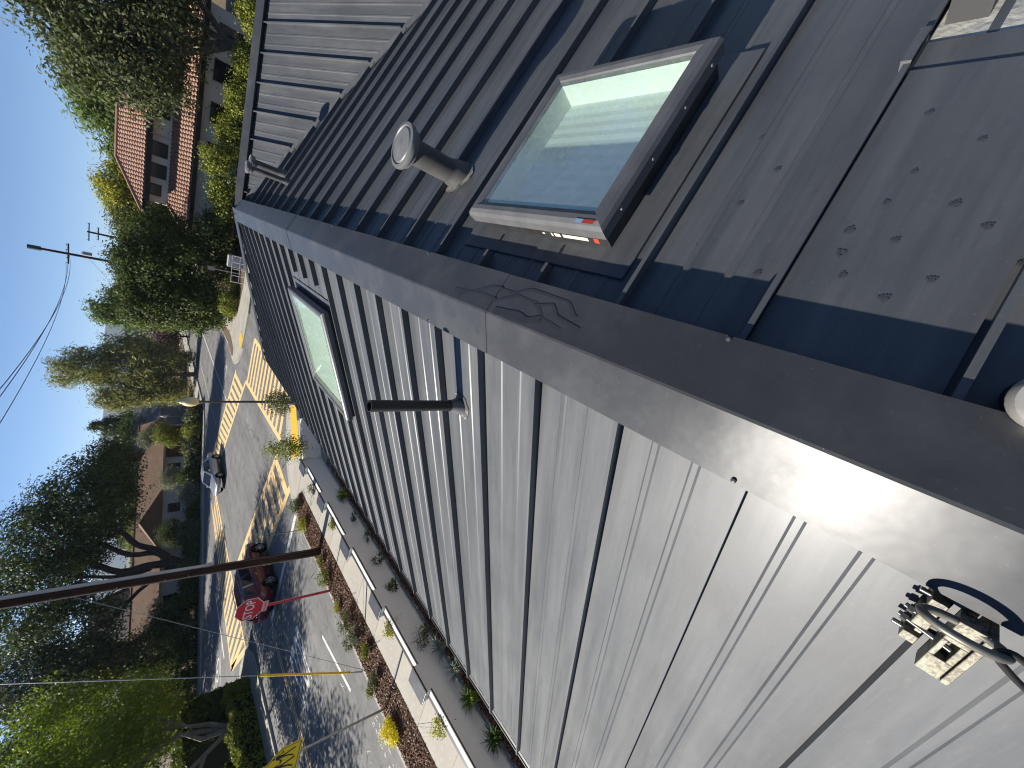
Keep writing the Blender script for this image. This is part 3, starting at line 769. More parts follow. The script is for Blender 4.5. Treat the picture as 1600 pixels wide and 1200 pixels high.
def figure(cx, s, z):
    b = MB()
    def pg(pts): b.add([Tw @ Vector((cx + s * x_, s * y_ - .03, z)) for (x_, y_) in pts], [tuple(range(len(pts)))])
    pg([(.03 * math.cos(2 * math.pi * i / 10) + .01, .30 + .034 * math.sin(2 * math.pi * i / 10)) for i in range(10)])
    pg([(-.045, .25), (.05, .25), (.04, .02), (-.05, .02)])
    pg([(-.05, .03), (-.005, .03), (-.05, -.14), (-.12, -.25), (-.15, -.23), (-.09, -.13)])
    pg([(-.01, .03), (.04, .03), (.085, -.12), (.12, -.25), (.075, -.25), (.04, -.12)])
    pg([(-.045, .24), (-.02, .20), (-.10, .08), (-.15, .05), (-.16, .08), (-.11, .12)])
    pg([(.05, .24), (.02, .19), (.10, .10), (.16, .11), (.16, .08), (.09, .06)])
    b.build('walking_figure', blk, pl, fix=False)
figure(-.12, 1.0, .0025); figure(.15, .88, .003)
# big utility pole with conduit
wood = mat('creosoted_wood', (.020, .010, .007), .85, .2, n=(3, (.05, .027, .018), .35, .7), stretch=(6, 6, .6), bump=(12, .5, .02))
conduit = mat('grey_conduit', (.42, .43, .44), .5, .4, n=(4, (.36, .37, .38), .4, .7))
up = empty('utility_pole', (-12.98, 13.22, .12), label='tall brown wooden utility pole with a grey conduit, leaning in front of the red car', cat='pole')
up.rotation_euler = (0, LEAN, 0)
MB().tube([(0, 0, -.3), (0, 0, 5), (0, 0, 11.6)], [.165, .145, .115], 18).build('shaft', wood, up, smooth=True)
MB().tube([(.165, .05, 3.9), (.155, .05, 6), (.135, .05, 10.6)], .055, 10).build('conduit', conduit, up, smooth=True)
MB().box(.10, .23, -.01, .11, 3.72, 3.95).build('conduit_box', conduit, up)
MB().tube([(.17, -.03, .0), (.165, -.03, 3.8)], .018, 6).build('ground_wire_cover', black_m, up)
for zz in (1.15, 1.42, 1.85, 2.02): MB().box(-.17, -.145, -.075, -.03, zz, zz + .09).build('tag', pad_m, up)
for zz in (4.4, 5.0, 6.1, 7.4): MB().tube([(.05, -.16, zz), (.05, -.26, zz)], .012, 6).build('step_bolt', galv_p, up)
xa = MB().box(-1.9, 1.3, -.06, .06, 10.3, 10.42).build('crossarm', wood, up)
for xx in (-1.2, -.5, .5, 1.2): MB().lathe([(.03, 10.42), (.045, 10.5), (.03, 10.56), (.001, 10.6)], 8, T=Matrix.Translation((xx, 0, 0))).build('insulator', conduit, xa)
def pole_pt(h, dx=0): return Vector((-12.98 + h * math.sin(LEAN) + dx, 13.22, .12 + h * math.cos(LEAN)))
# guy wires
wire_m = mat('galvanised_wire', (.30, .30, .30), .4, .5, .7)
A = Vector((-13.77, 8.01, .13))
gy = empty('guy_wire', A, label='guy wire with a yellow guard sleeve running up to the utility pole', cat='wire')
B = pole_pt(10.3, -1.85) - A
MB().tube([(0, 0, 0), B * .5, B], .011, 6).build('strand', wire_m, gy)
MB().tube([B * .035, B * .27], .035, 10).build('guard_sleeve', mat('yellow_plastic', (.78, .46, .02), .5, .4), gy)
MB().tube([(0, 0, -.1), B * .03], .016, 6).build('anchor_rod', wire_m, gy)
gy = empty('guy_wire', A + Vector((.05, .06, 0)), label='thin bare guy wire beside the yellow sleeved one', cat='wire')
B = pole_pt(7.2) - Vector(gy.location); MB().tube([(0, 0, 0), B * .5, B], .008, 6).build('strand', wire_m, gy)
# street lamp
lp = empty('street_lamp', (-8.74, 19.6, .12), label='slim dark street lamp with a cream globe lantern in front of the crossing', cat='street lamp')
lampgreen = mat('dark_lamp_paint', (.045, .05, .05), .45, .5, n=(7, (.07, .075, .07), .4, .7))
MB().lathe([(.16, 0), (.16, .25), (.11, .32), (.10, .7), (.075, .78), (.055, 2.2), (.045, 3.70), (.07, 3.74), (.05, 3.80), (.10, 3.86)], 16).build('post', lampgreen, lp, smooth=True)
MB().lathe([(.10, 3.86), (.17, 3.95), (.21, 4.10), (.20, 4.25), (.14, 4.38), (.09, 4.42)], 20).build('globe', mat('cream_globe', (.75, .62, .32), .4, .4), lp, smooth=True)
MB().lathe([(.10, 4.42), (.085, 4.47), (.03, 4.52), (.035, 4.56), (.001, 4.62)], 14).build('finial', mat('finial_cream', (.6, .55, .4), .5, .4), lp, smooth=True)
# distant lamp across the road
lp = empty('street_lamp', (-25.2, 52.5, .12), label='far dark street lamp among the shrubs in front of the brown roofed house', cat='street lamp')
MB().lathe([(.09, 0), (.07, .5), (.05, 3.0)], 10).build('post', lampgreen, lp)
MB().lathe([(.06, 3.0), (.17, 3.2), (.16, 3.5), (.05, 3.7), (.001, 3.85)], 12).build('globe', mat('grey_globe', (.3, .33, .33), .4, .4), lp)
# far poles
def far_pole(loc, h, arms, label, cap=False, lean=0.0):
    e = empty('utility_pole', loc, label=label, cat='pole'); e.rotation_euler = (0, lean, 0)
    MB().tube([(0, 0, 0), (0, 0, h)], [.2, .14], 10).build('shaft', wood, e)
    for (z, l) in arms:
        MB().box(-l / 2, l / 2, -.06, .06, z - .06, z + .06).build('crossarm', wood, e)
        for t in (-.45, -.2, .2, .45): MB().lathe([(.05, z + .06), (.06, z + .16), (.02, z + .24)], 6, T=Matrix.Translation((l * t, 0, 0))).build('insulator', conduit, e)
    if cap: MB().tube([(0, 0, h - .8), (0, 0, h + .25)], .27, 10).build('top_sleeve', black_m, e)
    return e
fp = far_pole((-12.6, 75, 0), 15.6, [(12.6, 2.6)], 'tall far utility pole with one crossarm, rising above the dark evergreens', True)
MB().lathe([(.28, 10.6), (.28, 11.4), (.1, 11.5)], 10, T=Matrix.Translation((.4, 0, 0))).build('transformer', conduit, fp)
far_pole((-11.4, 92, 0), 12.2, [(12.0, 2.8), (11.0, 2.0)], 'short far utility pole with two crossarms behind the tall one')
def wire(p, q, sag, label, r=.018):
    p, q = Vector(p), Vector(q); pts = []
    for i in range(25):
        t = i / 24; v_ = p.lerp(q, t); v_.z -= sag * 4 * t * (1 - t); pts.append(v_ - p)
    o = MB().tube(pts, r, 5).build('overhead_wire', mat('dark_cable', (.05, .05, .055), .6, .3), None, loc=p)
    tag(o, label, 'wire', 'overhead wires between the poles')
for k, xx in enumerate((-1.2, .5, 1.2)):
    wire((-12.6 + xx, 75, 12.8), tuple(pole_pt(10.55, xx)), 1.0 + .25 * k, ['lowest overhead wire sagging across the sky', 'middle overhead wire sagging across the sky', 'upper overhead wire sagging across the sky'][k])
wire((-12.6, 75, 11), (-30, 120, 9), .8, 'overhead wire running on behind the far trees')

# ------------------------------------------------------------------ cars
tyre_m = mat('tyre', (.012, .012, .012), .85, .2); rim_m = mat('alloy_rim', (.42, .42, .43), .35, .5, .8); glassc = mat('car_glass', (.012, .016, .03), .05, .6)
well_m = mat('wheel_well', (.006, .006, .006), .9, .1); lamp_w = mat('headlamp_lens', (.6, .62, .65), .15, .6); lamp_r = mat('tail_lamp_lens', (.35, .01, .01), .25, .6)
trim_m = mat('car_trim', (.02, .02, .022), .5, .4); chrome = mat('chrome', (.6, .6, .6), .15, .5, 1.0); plate_m = mat('number_plate', (.6, .6, .6), .5, .4)
def wheel_meshes(r):
    ty = MB().lathe([(r * .66, -.10), (r * .93, -.11), (r, -.08), (r, .08), (r * .93, .11), (r * .66, .10)], 26)
    rm = MB().lathe([(r * .67, .10), (r * .66, .085), (r * .60, .06)], 26).lathe([(.001, .085), (r * .16, .08), (r * .18, .05)], 16)
    for k in range(6):
        a = 2 * math.pi * k / 6
        T = Matrix.Rotation(a, 4, 'Z'); rm.box(r * .12, r * .64, -.032, .032, .055, .082, T=T)
    rm.lathe([(r * .62, .03), (.001, .03)], 20)
    return ty.mesh('tyre', tyre_m, True), rm.mesh('rim', rim_m)
def car(name, loc, rz, paint, label, suv):
    e = empty(name, loc, rz, label, 'car')
    L_, Wd = (4.72, 1.88) if suv else (4.62, 1.80)
    hw = Wd / 2; r = .36 if suv else .325
    # stations: x, bottom z, shoulder z, top z, half width
    if suv:
        st = [(-2.36, .52, .80, .86, .80), (-2.30, .36, .98, 1.04, .87), (-1.9, .30, 1.04, 1.10, .93), (-.9, .26, 1.02, 1.08, .94), (.3, .26, 1.00, 1.06, .94), (1.0, .27, .99, 1.08, .93), (1.6, .30, .94, 1.04, .91), (2.1, .34, .84, .95, .86), (2.32, .42, .72, .78, .74), (2.36, .50, .64, .68, .66)]
        cab = dict(b0=-2.25, b1=1.12, r0=-1.85, r1=.30, wb=.86, wr=.66, zb=1.02, zr=1.67)
        axles = (-1.42, 1.42)
    else:
        st = [(-2.31, .48, .76, .84, .70), (-2.24, .36, .90, .97, .80), (-1.8, .28, .94, 1.02, .88), (-.9, .22, .90, .98, .90), (.3, .22, .88, .95, .90), (1.0, .23, .86, .95, .89), (1.6, .26, .80, .88, .87), (2.05, .30, .70, .78, .81), (2.27, .38, .60, .65, .70), (2.31, .44, .54, .57, .62)]
        cab = dict(b0=-1.72, b1=1.15, r0=-.95, r1=.22, wb=.82, wr=.60, zb=.90, zr=1.43)
        axles = (-1.36, 1.36)
    rings = []
    for (x, zb, zs, zt, w_) in st:
        half = [(w_ * .80, zb), (w_ * .97, zb + .07), (w_, zb + .22), (w_ * 1.0, (zb + zs) / 2 + .08), (w_ * .965, zs - .04), (w_ * .90, zs + .01), (w_ * .45, zt)]
        rings.append([(x, y_, z_) for (y_, z_) in half] + [(x, -y_, z_) for (y_, z_) in reversed(half)])
    n = len(rings[0]); b = MB(); b.add([p for rg in rings for p in rg], [(i * n + j, i * n + (j + 1) % n, (i + 1) * n + (j + 1) % n, (i + 1) * n + j) for i in range(len(rings) - 1) for j in range(n)] + [tuple(range(n)), tuple(range((len(rings) - 1) * n, len(rings) * n))])
    body = b.build('body', paint, e, smooth=True)
    md = body.modifiers.new('sub', 'SUBSURF'); md.levels = 2; md.render_levels = 2
    c = cab; zb = c['zb'] - .05
    base = [(c['b0'], c['wb']), (c['b1'], c['wb'] * .96)]; top = [(c['r0'], c['wr']), (c['r1'], c['wr'])]
    zr = c['zr']; zm = zr - .06
    vs = []
    for (sx, wm) in ((0, 1),):
        pass
    b = MB()
    lower = [(c['b0'], -c['wb'], zb), (c['b1'], -c['wb'] * .95, zb), (c['b1'], c['wb'] * .95, zb), (c['b0'], c['wb'], zb)]
    mid = [(c['r0'] - .06, -c['wr'] - .04, zm), (c['r1'] + .10, -c['wr'] - .04, zm), (c['r1'] + .10, c['wr'] + .04, zm), (c['r0'] - .06, c['wr'] + .04, zm)]
    up_ = [(c['r0'] + .12, -c['wr'] + .10, zr), (c['r1'] - .12, -c['wr'] + .10, zr), (c['r1'] - .12, c['wr'] - .10, zr), (c['r0'] + .12, c['wr'] - .10, zr)]
    b.add(lower + mid + up_, [(0, 1, 5, 4), (1, 2, 6, 5), (2, 3, 7, 6), (3, 0, 4, 7), (4, 5, 9, 8), (5, 6, 10, 9), (6, 7, 11, 10), (7, 4, 8, 11), (8, 9, 10, 11)])
    cb = b.build('cabin', paint, e, bevel=.035); 
    def patch(c4, s0, s1, t0, t1, off, nm, m, frame=False):
        A_, B_, C_, D_ = [Vector(q) for q in c4]
        def P_(s, t): return A_.lerp(B_, s).lerp(D_.lerp(C_, s), t)
        nrm = (B_ - A_).cross(D_ - A_).normalized() * off
        pts = [P_(s0, t0) + nrm, P_(s1[0], t0) + nrm, P_(s1[1], t1) + nrm, P_(s0 if not isinstance(s0, tuple) else s0, t1) + nrm] if isinstance(s1, tuple) else [P_(s0, t0) + nrm, P_(s1, t0) + nrm, P_(s1, t1) + nrm, P_(s0, t1) + nrm]
        w_ = MB().add(pts, [(0, 1, 2, 3)]).build(nm, m, e, fix=False)
        if frame:
            ins = [p + nrm * .3 for p in pts]
            MB().tube(ins, .012, 4, closed=True).build('window_trim', chrome, w_)
        return w_
    for sgn in (1, -1):
        c4 = (lower[0], lower[1], mid[1], mid[0]) if sgn < 0 else (lower[2], lower[3], mid[3], mid[2])
        spl = ((.06, .30), (.325, .60), (.625, .93)) if suv else ((.16, .50), (.525, .90))
        for (s0, s1) in spl:
            if sgn > 0: s0, s1 = 1 - s1, 1 - s0
            patch(c4, s0, s1, .16, .93, .016, 'window', glassc, suv)
    patch((lower[1], lower[2], mid[2], mid[1]), .07, .93, .12, .95, .016, 'windscreen', glassc)
    patch((lower[3], lower[0], mid[0], mid[3]), .08, .92, .25, .93, .016, 'rear_window', glassc)
    ty, rm = wheel_meshes(r)
    for ax in axles:
        for sgn in (1, -1):
            MB().lathe([(r * 1.16, 0), (.001, .0)], 24, T=Matrix.Translation((ax, sgn * (hw - .012), r + .02)) @ Matrix.Rotation(R(-90 * sgn), 4, 'X')).build('wheel_arch', well_m, e, fix=False)
            wv = link('wheel', ty, e, loc=(ax, sgn * (hw - .07), r)); wv.rotation_euler = (R(-90 * sgn), 0, 0)
            q = link('rim', rm, wv)
    fx = 2.2 if suv else 2.14; fz = .80 if suv else .66
    for sgn in (1, -1):
        MB().lathe([(.001, .06), (.05, .05), (.085, .0)], 12, T=Matrix.Translation((fx, sgn * hw * .66, fz)) @ Matrix.Rotation(R(90), 4, 'Y') @ Matrix.Diagonal((.8, 2.0, 1.4, 1))).build('headlight', lamp_w, e, smooth=True)
        MB().box(-2.33, -2.16, sgn * hw * .80 - .10, sgn * hw * .80 + .10, fz + (.1 if suv else .10), fz + (.30 if suv else .24)).build('tail_light', lamp_r, e, bevel=.03)
        m_ = MB().box(c['b1'] - .62, c['b1'] - .50, sgn * (hw + .02) - .11, sgn * (hw + .02) + .11, c['zb'] + .03, c['zb'] + .17).build('mirror', paint, e, bevel=.03)
        for dx_ in (-.62, .42): MB().box(dx_ - .09, dx_ + .09, sgn * hw - .01, sgn * hw + .02, c['zb'] - .16, c['zb'] - .13).build('door_handle', chrome if suv else paint, e)
        MB().box(axles[0] + r + .1, axles[1] - r - .1, sgn * (hw - .03) - .02, sgn * (hw - .03) + .02, .24, .36).build('side_skirt', trim_m, e)
    MB().box(fx + .06, fx + .15, -.42, .42, fz - .22, fz - .08).build('grille', trim_m, e)
    MB().box(fx + .12, fx + .155, -.26, .26, fz - .36, fz - .25).build('number_plate', plate_m, e)
    if suv:
        for sgn in (1, -1): MB().tube([(-1.6, sgn * .58, 1.70), (-1.4, sgn * .58, 1.73), (.05, sgn * .58, 1.73), (.2, sgn * .58, 1.69)], .018, 6).build('roof_rail', trim_m, e)
    return e
maroon = mat('maroon_paint', (.14, .012, .02), .25, .5, .25, coat=.6); silver = mat('silver_paint', (.42, .44, .47), .28, .5, .45, coat=.5)
car('car', (-19.82, 19.45, .006), R(92), maroon, 'dark red sport utility car waiting at the stop line behind the wooden pole', True)
car('car', (-23.85, 37.25, .006), R(-97), silver, 'silver sedan crossing the intersection towards the viewer', False)

# ------------------------------------------------------------------ houses
tile_m = mat('clay_tile', (.31, .17, .12), .8, .3, n=(2.2, (.42, .27, .20), .35, .7), n2=(9, (.20, .105, .075), .5, .8))
cream_w = mat('cream_stucco', (.78, .77, .72), .85, .3, n=(.8, (.70, .69, .65), .35, .7)); fascia_m = mat('dark_fascia', (.045, .03, .025), .7, .3); white_t = mat('white_trim', (.66, .65, .60), .6, .3)
def bare_empty_rel(T):
    return T
def tiled_slope(e, name, c4, ncol, rows, amp=.075):
    """barrel tiles: corrugated courses on a quad c4 = eave-left, eave-right, ridge-right, ridge-left"""
    A_, B_, C_, D_ = [Vector(q) for q in c4]; nrm = (B_ - A_).cross(D_ - A_).normalized()
    if nrm.z < 0: nrm = -nrm
    b = MB(); vs = []; fs = []; per = 6
    nx = ncol * per
    wid = (B_ - A_).length
    for i in range(rows):
        for tt in (0.0, .999):
            t = (i + tt) / rows
            for j in range(nx + 1):
                # columns stay parallel: clip at the slanted sides
                s = j / nx; p0 = A_.lerp(B_, s)
                up_ = (D_ - A_) - (B_ - A_).normalized() * (D_ - A_).dot((B_ - A_).normalized())
                p = p0 + up_ * t
                lo = A_.lerp(D_, t); hi_ = B_.lerp(C_, t); ax = (B_ - A_).normalized()
                q = min(max((p - A_).dot(ax), (lo - A_).dot(ax)), (hi_ - A_).dot(ax))
                p = A_ + ax * q + up_ * t
                ph = (j % per) / per
                h = amp * (abs(math.sin(math.pi * ph)) * 1.0) + (.05 * (1 - tt))
                vs.append(p + nrm * h)
    for i in range(2 * rows - 1):
        for j in range(nx): fs.append((i * (nx + 1) + j, i * (nx + 1) + j + 1, (i + 1) * (nx + 1) + j + 1, (i + 1) * (nx + 1) + j))
    b.add(vs, fs)
    return tag(b.build(name, tile_m, e, fix=False), kind='stuff')
th = empty('tile_house', (0, 0, 0), label='two-storey stucco house with red barrel tile roofs behind the hedge', cat='house')
# upper storey
MB().box(-2.05, 13.5, 47.3, 54, 3.0, 6.15).build('wall', cream_w, th)
MB().box(-3.1, 14, 45.9, 53, .1, 3.25).build('wall', cream_w, th)
tiled_slope(th, 'roof_tiles', [(-3.0, 46.5, 6.05), (14.6, 46.5, 6.05), (10.8, 50.4, 7.75), (.6, 50.4, 7.75)], 54, 11)
MB().add([(-3.0, 46.5, 6.0), (-3.0, 54.4, 6.0), (.6, 50.4, 7.72), (14.6, 46.5, 6.0), (14.6, 54.4, 6.0), (10.8, 50.4, 7.72)], [(0, 2, 1), (3, 4, 5), (1, 2, 5, 4), (0, 1, 4, 3)]).build('roof', tile_m, th)
MB().tube([(-3.0, 46.5, 6.15), (.6, 50.4, 7.84)], .12, 6).build('hip_tiles', tile_m, th); MB().tube([(.6, 50.4, 7.86), (10.8, 50.4, 7.86)], .13, 6).build('ridge_tiles', tile_m, th)
MB().box(-3.0, 14.6, 46.42, 46.52, 5.72, 6.02).build('fascia', fascia_m, th)
for (xc, wd, z0, z1) in ((2.15, 1.15, 4.75, 5.75), (.45, 1.15, 4.75, 5.75), (-1.1, .95, 5.0, 5.75), (5.2, 1.2, 4.75, 5.75), (8.2, 1.2, 4.75, 5.75)):
    wv = MB().box(xc - wd / 2, xc + wd / 2, 47.22, 47.32, z0, z1).build('window', fascia_m, th)
    MB().box(xc - wd / 2 + .06, xc + wd / 2 - .06, 47.20, 47.222, z0 + .06, z1 - .06).build('pane', glass_dark, wv)
tiled_slope(th, 'roof_tiles', [(-3.9, 45.1, 3.3), (14.6, 45.1, 3.3), (14.6, 47.3, 4.55), (-1.9, 47.3, 4.55)], 56, 8)
MB().box(-3.9, 14.6, 45.02, 45.12, 2.95, 3.25).build('fascia', fascia_m, th)
MB().add([(-3.9, 45.1, 3.25), (-1.9, 47.3, 4.52), (-3.9, 50, 3.25), (-1.9, 50, 4.52)], [(0, 1, 3, 2)]).build('roof', tile_m, th)
MB().tube([(-3.9, 45.1, 3.4), (-1.9, 47.3, 4.62)], .12, 6).build('hip_tiles', tile_m, th)
MB().tube([(-2.1, 47.2, 4.6), (-2.1, 47.2, 5.9)], .06, 8).build('downpipe', white_t, th)
MB().tube([(3.2, 47.2, 4.4), (3.2, 47.2, 5.6), (3.2, 46.6, 5.9)], .05, 8).build('downpipe', white_t, th)
MB().box(2.85, 3.12, 47.15, 47.31, 5.0, 5.3).build('vent_box', white_t, th)
for (xc, wd, z0, z1) in ((-2.0, .8, 1.2, 2.2), (3.4, 1.4, .9, 2.4), (6.4, 1.6, .9, 2.4), (9.6, 1.6, .4, 2.4), (12.4, 1.2, .6, 2.3)):
    wv = MB().box(xc - wd / 2, xc + wd / 2, 45.82, 45.92, z0, z1).build('window', white_t if xc < 0 else fascia_m, th)
    MB().box(xc - wd / 2 + .07, xc + wd / 2 - .07, 45.80, 45.822, z0 + .07, z1 - .07).build('pane', glass_dark, wv)
# brown shingled ranch house
shingle = mat('brown_shingle', (.17, .105, .065), .9, .2, n=(1.1, (.23, .15, .095), .35, .7), n2=(14, (.12, .075, .05), .5, .75), bump=(18, .4, .03))
pale_w = mat('pale_siding', (.62, .64, .66), .8, .3, n=(.9, (.56, .58, .6), .35, .7)); brick_w = mat('brown_brick', (.16, .07, .045), .85, .3, n=(8, (.10, .05, .035), .4, .7)); tan_t = mat('tan_trim', (.38, .28, .19), .7, .3)
D_ANG = math.atan2(-11.0, -13.5)
bh = empty('ranch_house', (-31.2, 63.8, .1), D_ANG, label='low brown shingle-roofed house with pale siding behind the shrubs', cat='house')
# local +x runs left along the front, local -y ... front faces +y local (towards the road)
def hip_roof(e, x0, x1, yf, yb, ze_, zr_, m, name='roof', hipx=True):
    ym = (yf + yb) / 2; d = abs(yf - yb) / 2 if hipx else 0.01
    b = MB(); b.add([(x0, yf, ze_), (x1, yf, ze_), (x1, yb, ze_), (x0, yb, ze_), (x0 + d, ym, zr_), (x1 - d, ym, zr_)], [(0, 1, 5, 4), (1, 2, 5), (2, 3, 4, 5), (3, 0, 4), (0, 3, 2, 1)])
    r_ = b.build(name, m, e)
    MB().box(x0 - .02, x1 + .02, yf - .06, yf + .06, ze_ - .22, ze_ + .02).build('fascia', tan_t, e)
    MB().tube([(x0 + d, ym, zr_ + .03), (x1 - d, ym, zr_ + .03)], .09, 5).build('ridge_shingles', m, r_)
    return r_
MB().box(.6, 30, -8, -.6, 0, 2.75).build('wall', pale_w, bh)
MB().box(.8, 5.2, -1.2, -.45, 0, 2.7).build('wall', brick_w, bh)
hip_roof(bh, -.3, 30, .2, -9.5, 2.8, 5.2, shingle, hipx=False)
# cross gable stepping forward
b = MB(); b.add([(9.5, 2.2, 2.82), (17.5, 2.2, 2.82), (13.5, 2.2, 4.9), (9.5, -4.6, 2.82), (17.5, -4.6, 2.82), (13.5, -4.6, 4.9)], [(0, 1, 2), (0, 2, 5, 3), (1, 4, 5, 2), (3, 5, 4), (0, 3, 4, 1)])
b.build('cross_gable', shingle, bh)
MB().box(9.9, 17.1, -.6, 1.6, 0, 2.8).build('wall', pale_w, bh)
for (xc, wd, z0, z1, yy) in ((12.2, 1.3, 1.0, 2.4, 1.6), (15.2, 1.1, 1.0, 2.4, 1.6), (20, 1.4, 1.0, 2.4, -.6), (23.5, 1.4, .9, 2.4, -.6), (6.6, 1.2, .9, 2.4, -.6), (3.0, 1.5, .2, 2.3, -.45)):
    wv = MB().box(xc - wd / 2, xc + wd / 2, yy, yy + .08, z0, z1).build('window', white_t, bh)
    MB().box(xc - wd / 2 + .08, xc + wd / 2 - .08, yy + .08, yy + .10, z0 + .08, z1 - .08).build('pane', glass_dark, wv)
ch = MB().box(3.6, 4.9, -5.2, -4.2, 3.2, 6.3).build('chimney', brick_w, bh); MB().box(3.5, 5.0, -5.3, -4.1, 6.3, 6.45).build('chimney_cap', fascia_m, ch)
for xx in (10.6, 18.6): MB().tube([(xx, -4.6, 4.9), (xx, -4.6, 5.5)], .05, 6).build('roof_pipe', galv_p, bh)
# grey house beyond
grey_s = mat('grey_shingle', (.14, .145, .14), .9, .2, n=(1, (.18, .185, .18), .35, .7)); gsid = mat('grey_siding', (.25, .27, .28), .8, .3)
gh = empty('grey_house', (-31, 76, .1), D_ANG + R(8), label='grey roofed house far behind the pale loose tree', cat='house')
MB().box(0, 12, -8, 0, 0, 2.9).build('wall', gsid, gh)
b = MB(); b.add([(-.5, .5, 2.9), (12.5, .5, 2.9), (12.5, -8.5, 2.9), (-.5, -8.5, 2.9), (-.5, -4, 5.9), (12.5, -4, 5.9)], [(0, 1, 5, 4), (2, 3, 4, 5), (0, 4, 3), (1, 2, 5), (0, 3, 2, 1)]); b.build('roof', grey_s, gh)
MB().tube([(-.5, .5, 2.95), (-.5, -4, 5.95)], .09, 4).build('barge_board', white_t, gh)
for xc in (2.5, 8): MB().box(xc - 1.2, xc + 1.2, 0, .06, .3, 2.3).build('garage_door', white_t, gh)
gh = empty('white_house', (-20.5, 98, .1), D_ANG + R(30), label='small white garage far down the road behind the purple tree', cat='house')
MB().box(0, 9, -6, 0, 0, 2.7).build('wall', white_t, gh)
b = MB(); b.add([(-.4, .4, 2.7), (9.4, .4, 2.7), (9.4, -6.4, 2.7), (-.4, -6.4, 2.7), (-.4, -3, 4.6), (9.4, -3, 4.6)], [(0, 1, 5, 4), (2, 3, 4, 5), (0, 4, 3), (1, 2, 5), (0, 3, 2, 1)]); b.build('roof', grey_s, gh)
# gabled house far left with lapped siding
gh = empty('gabled_house', (-61, 63, .1), R(-60), label='gabled house with lapped grey-brown siding behind the left oak limbs', cat='house')
sid = mat('lap_siding', (.28, .25, .22), .8, .3)
b = MB(); b.add([(-5, 0, 0), (5, 0, 0), (5, 0, 5.6), (0, 0, 9.2), (-5, 0, 5.6), (-5, -9, 0), (5, -9, 0), (5, -9, 5.6), (0, -9, 9.2), (-5, -9, 5.6)], [(0, 1, 2, 3, 4), (5, 9, 8, 7, 6), (0, 5, 6, 1), (1, 6, 7, 2), (0, 4, 9, 5)]); b.build('wall', sid, gh)
for k in range(22):
    z = 2.6 + .28 * k; hwid = 5 if z < 5.6 else 5 * (9.2 - z) / 3.6
    if hwid > .3: MB().box(-hwid, hwid, .0, .035, z, z + .2).build('siding_board', sid, gh)
b = MB(); b.add([(-5.6, .6, 5.2), (0, .6, 9.35), (5.6, .6, 5.2), (-5.6, -9.4, 5.2), (0, -9.4, 9.35), (5.6, -9.4, 5.2), (-5.6, .6, 5.0), (0, .6, 9.15), (5.6, .6, 5.0)], [(0, 1, 4, 3), (1, 2, 5, 4), (0, 6, 7, 1), (1, 7, 8, 2)]); b.build('roof', fascia_m, gh)
wv = MB().box(1.8, 3.4, 0, .09, 3.2, 4.6).build('window', white_t, gh); MB().box(1.9, 3.3, .09, .1, 3.3, 4.5).build('pane', glass_dark, wv)

# ------------------------------------------------------------------ plants
def crown_mesh(name, lobes, ncl, per, leaf, clr, m, ratio=1.0, droop=0.0, shell=.55, toneb=(2, 2), up=.5):
    lob = np.array(lobes, float); wts = (lob[:, 3] * lob[:, 4] + lob[:, 3] * lob[:, 5] + lob[:, 4] * lob[:, 5]); wts /= wts.sum()
    k = rng.choice(len(lob), ncl, p=wts)
    d = rng.normal(size=(ncl, 3)); d /= np.linalg.norm(d, axis=1, keepdims=True)
    rad = shell + (1 - shell) * rng.random(ncl) ** .6
    rad *= 1 + .09 * rng.normal(size=ncl)
    cc = lob[k, :3] + d * rad[:, None] * lob[k, 3:6]
    ct = rng.beta(*toneb, ncl)
    pc = np.maximum(4, (per * rng.uniform(.5, 1.5, ncl)).astype(int)); idx = np.repeat(np.arange(ncl), pc); n = len(idx)
    off = rng.normal(size=(n, 3)) * clr * .5
    if droop: off[:, 2] -= np.abs(rng.normal(size=n)) * clr * droop
    cen = cc[idx] + off
    nr = rng.normal(size=(n, 3)) * .8 + d[idx] * .6 + off / clr * 1.0 + np.array([0, 0, up])
    tone = ct[idx] * .6 + rng.random(n) * .4
    cen[:, 2] = np.maximum(cen[:, 2], .16)
    return leaf_mesh(name, cen, nr, rng.uniform(.6, 1.3, n) * leaf * (1.22 if leaf > .06 else 1.0), ratio, tone, m), cc
def limbs(b, base, lobes, r0, split=.35, bend=.9, seed=0):
    rr = random.Random(seed)
    base = Vector(base)
    cx = sum(l[0] for l in lobes) / len(lobes); cy = sum(l[1] for l in lobes) / len(lobes); top = max(l[2] for l in lobes)
    fork = Vector((base.x + (cx - base.x) * .25, base.y + (cy - base.y) * .25, base.z + (top - base.z) * split))
    b.tube([base, base.lerp(fork, .5) + Vector((rr.uniform(-.15, .15), rr.uniform(-.15, .15), 0)), fork], [r0 * 1.25, r0, r0 * .85], 10)
    for l in lobes:
        c_ = Vector(l[:3]); mid = fork.lerp(c_, .5) + Vector((rr.uniform(-bend, bend), rr.uniform(-bend, bend), rr.uniform(-bend, bend) * .7))
        q = fork.lerp(c_, .25) + Vector((rr.uniform(-bend, bend), rr.uniform(-bend, bend), 0)) * .5
        b.tube([fork - Vector((0, 0, r0 * .4)), q, mid, c_], [r0 * .6, r0 * .5, r0 * .36, r0 * .16], 7)
        for t in range(4):
            v_ = Vector((rr.uniform(-1, 1) * l[3], rr.uniform(-1, 1) * l[4], rr.uniform(-.4, 1) * l[5])) * .75
            b.tube([mid.lerp(c_, t / 4), mid.lerp(c_, t / 4).lerp(c_ + v_, .5) + Vector((0, 0, .2)), c_ + v_], [r0 * .2, r0 * .13, r0 * .05], 5)
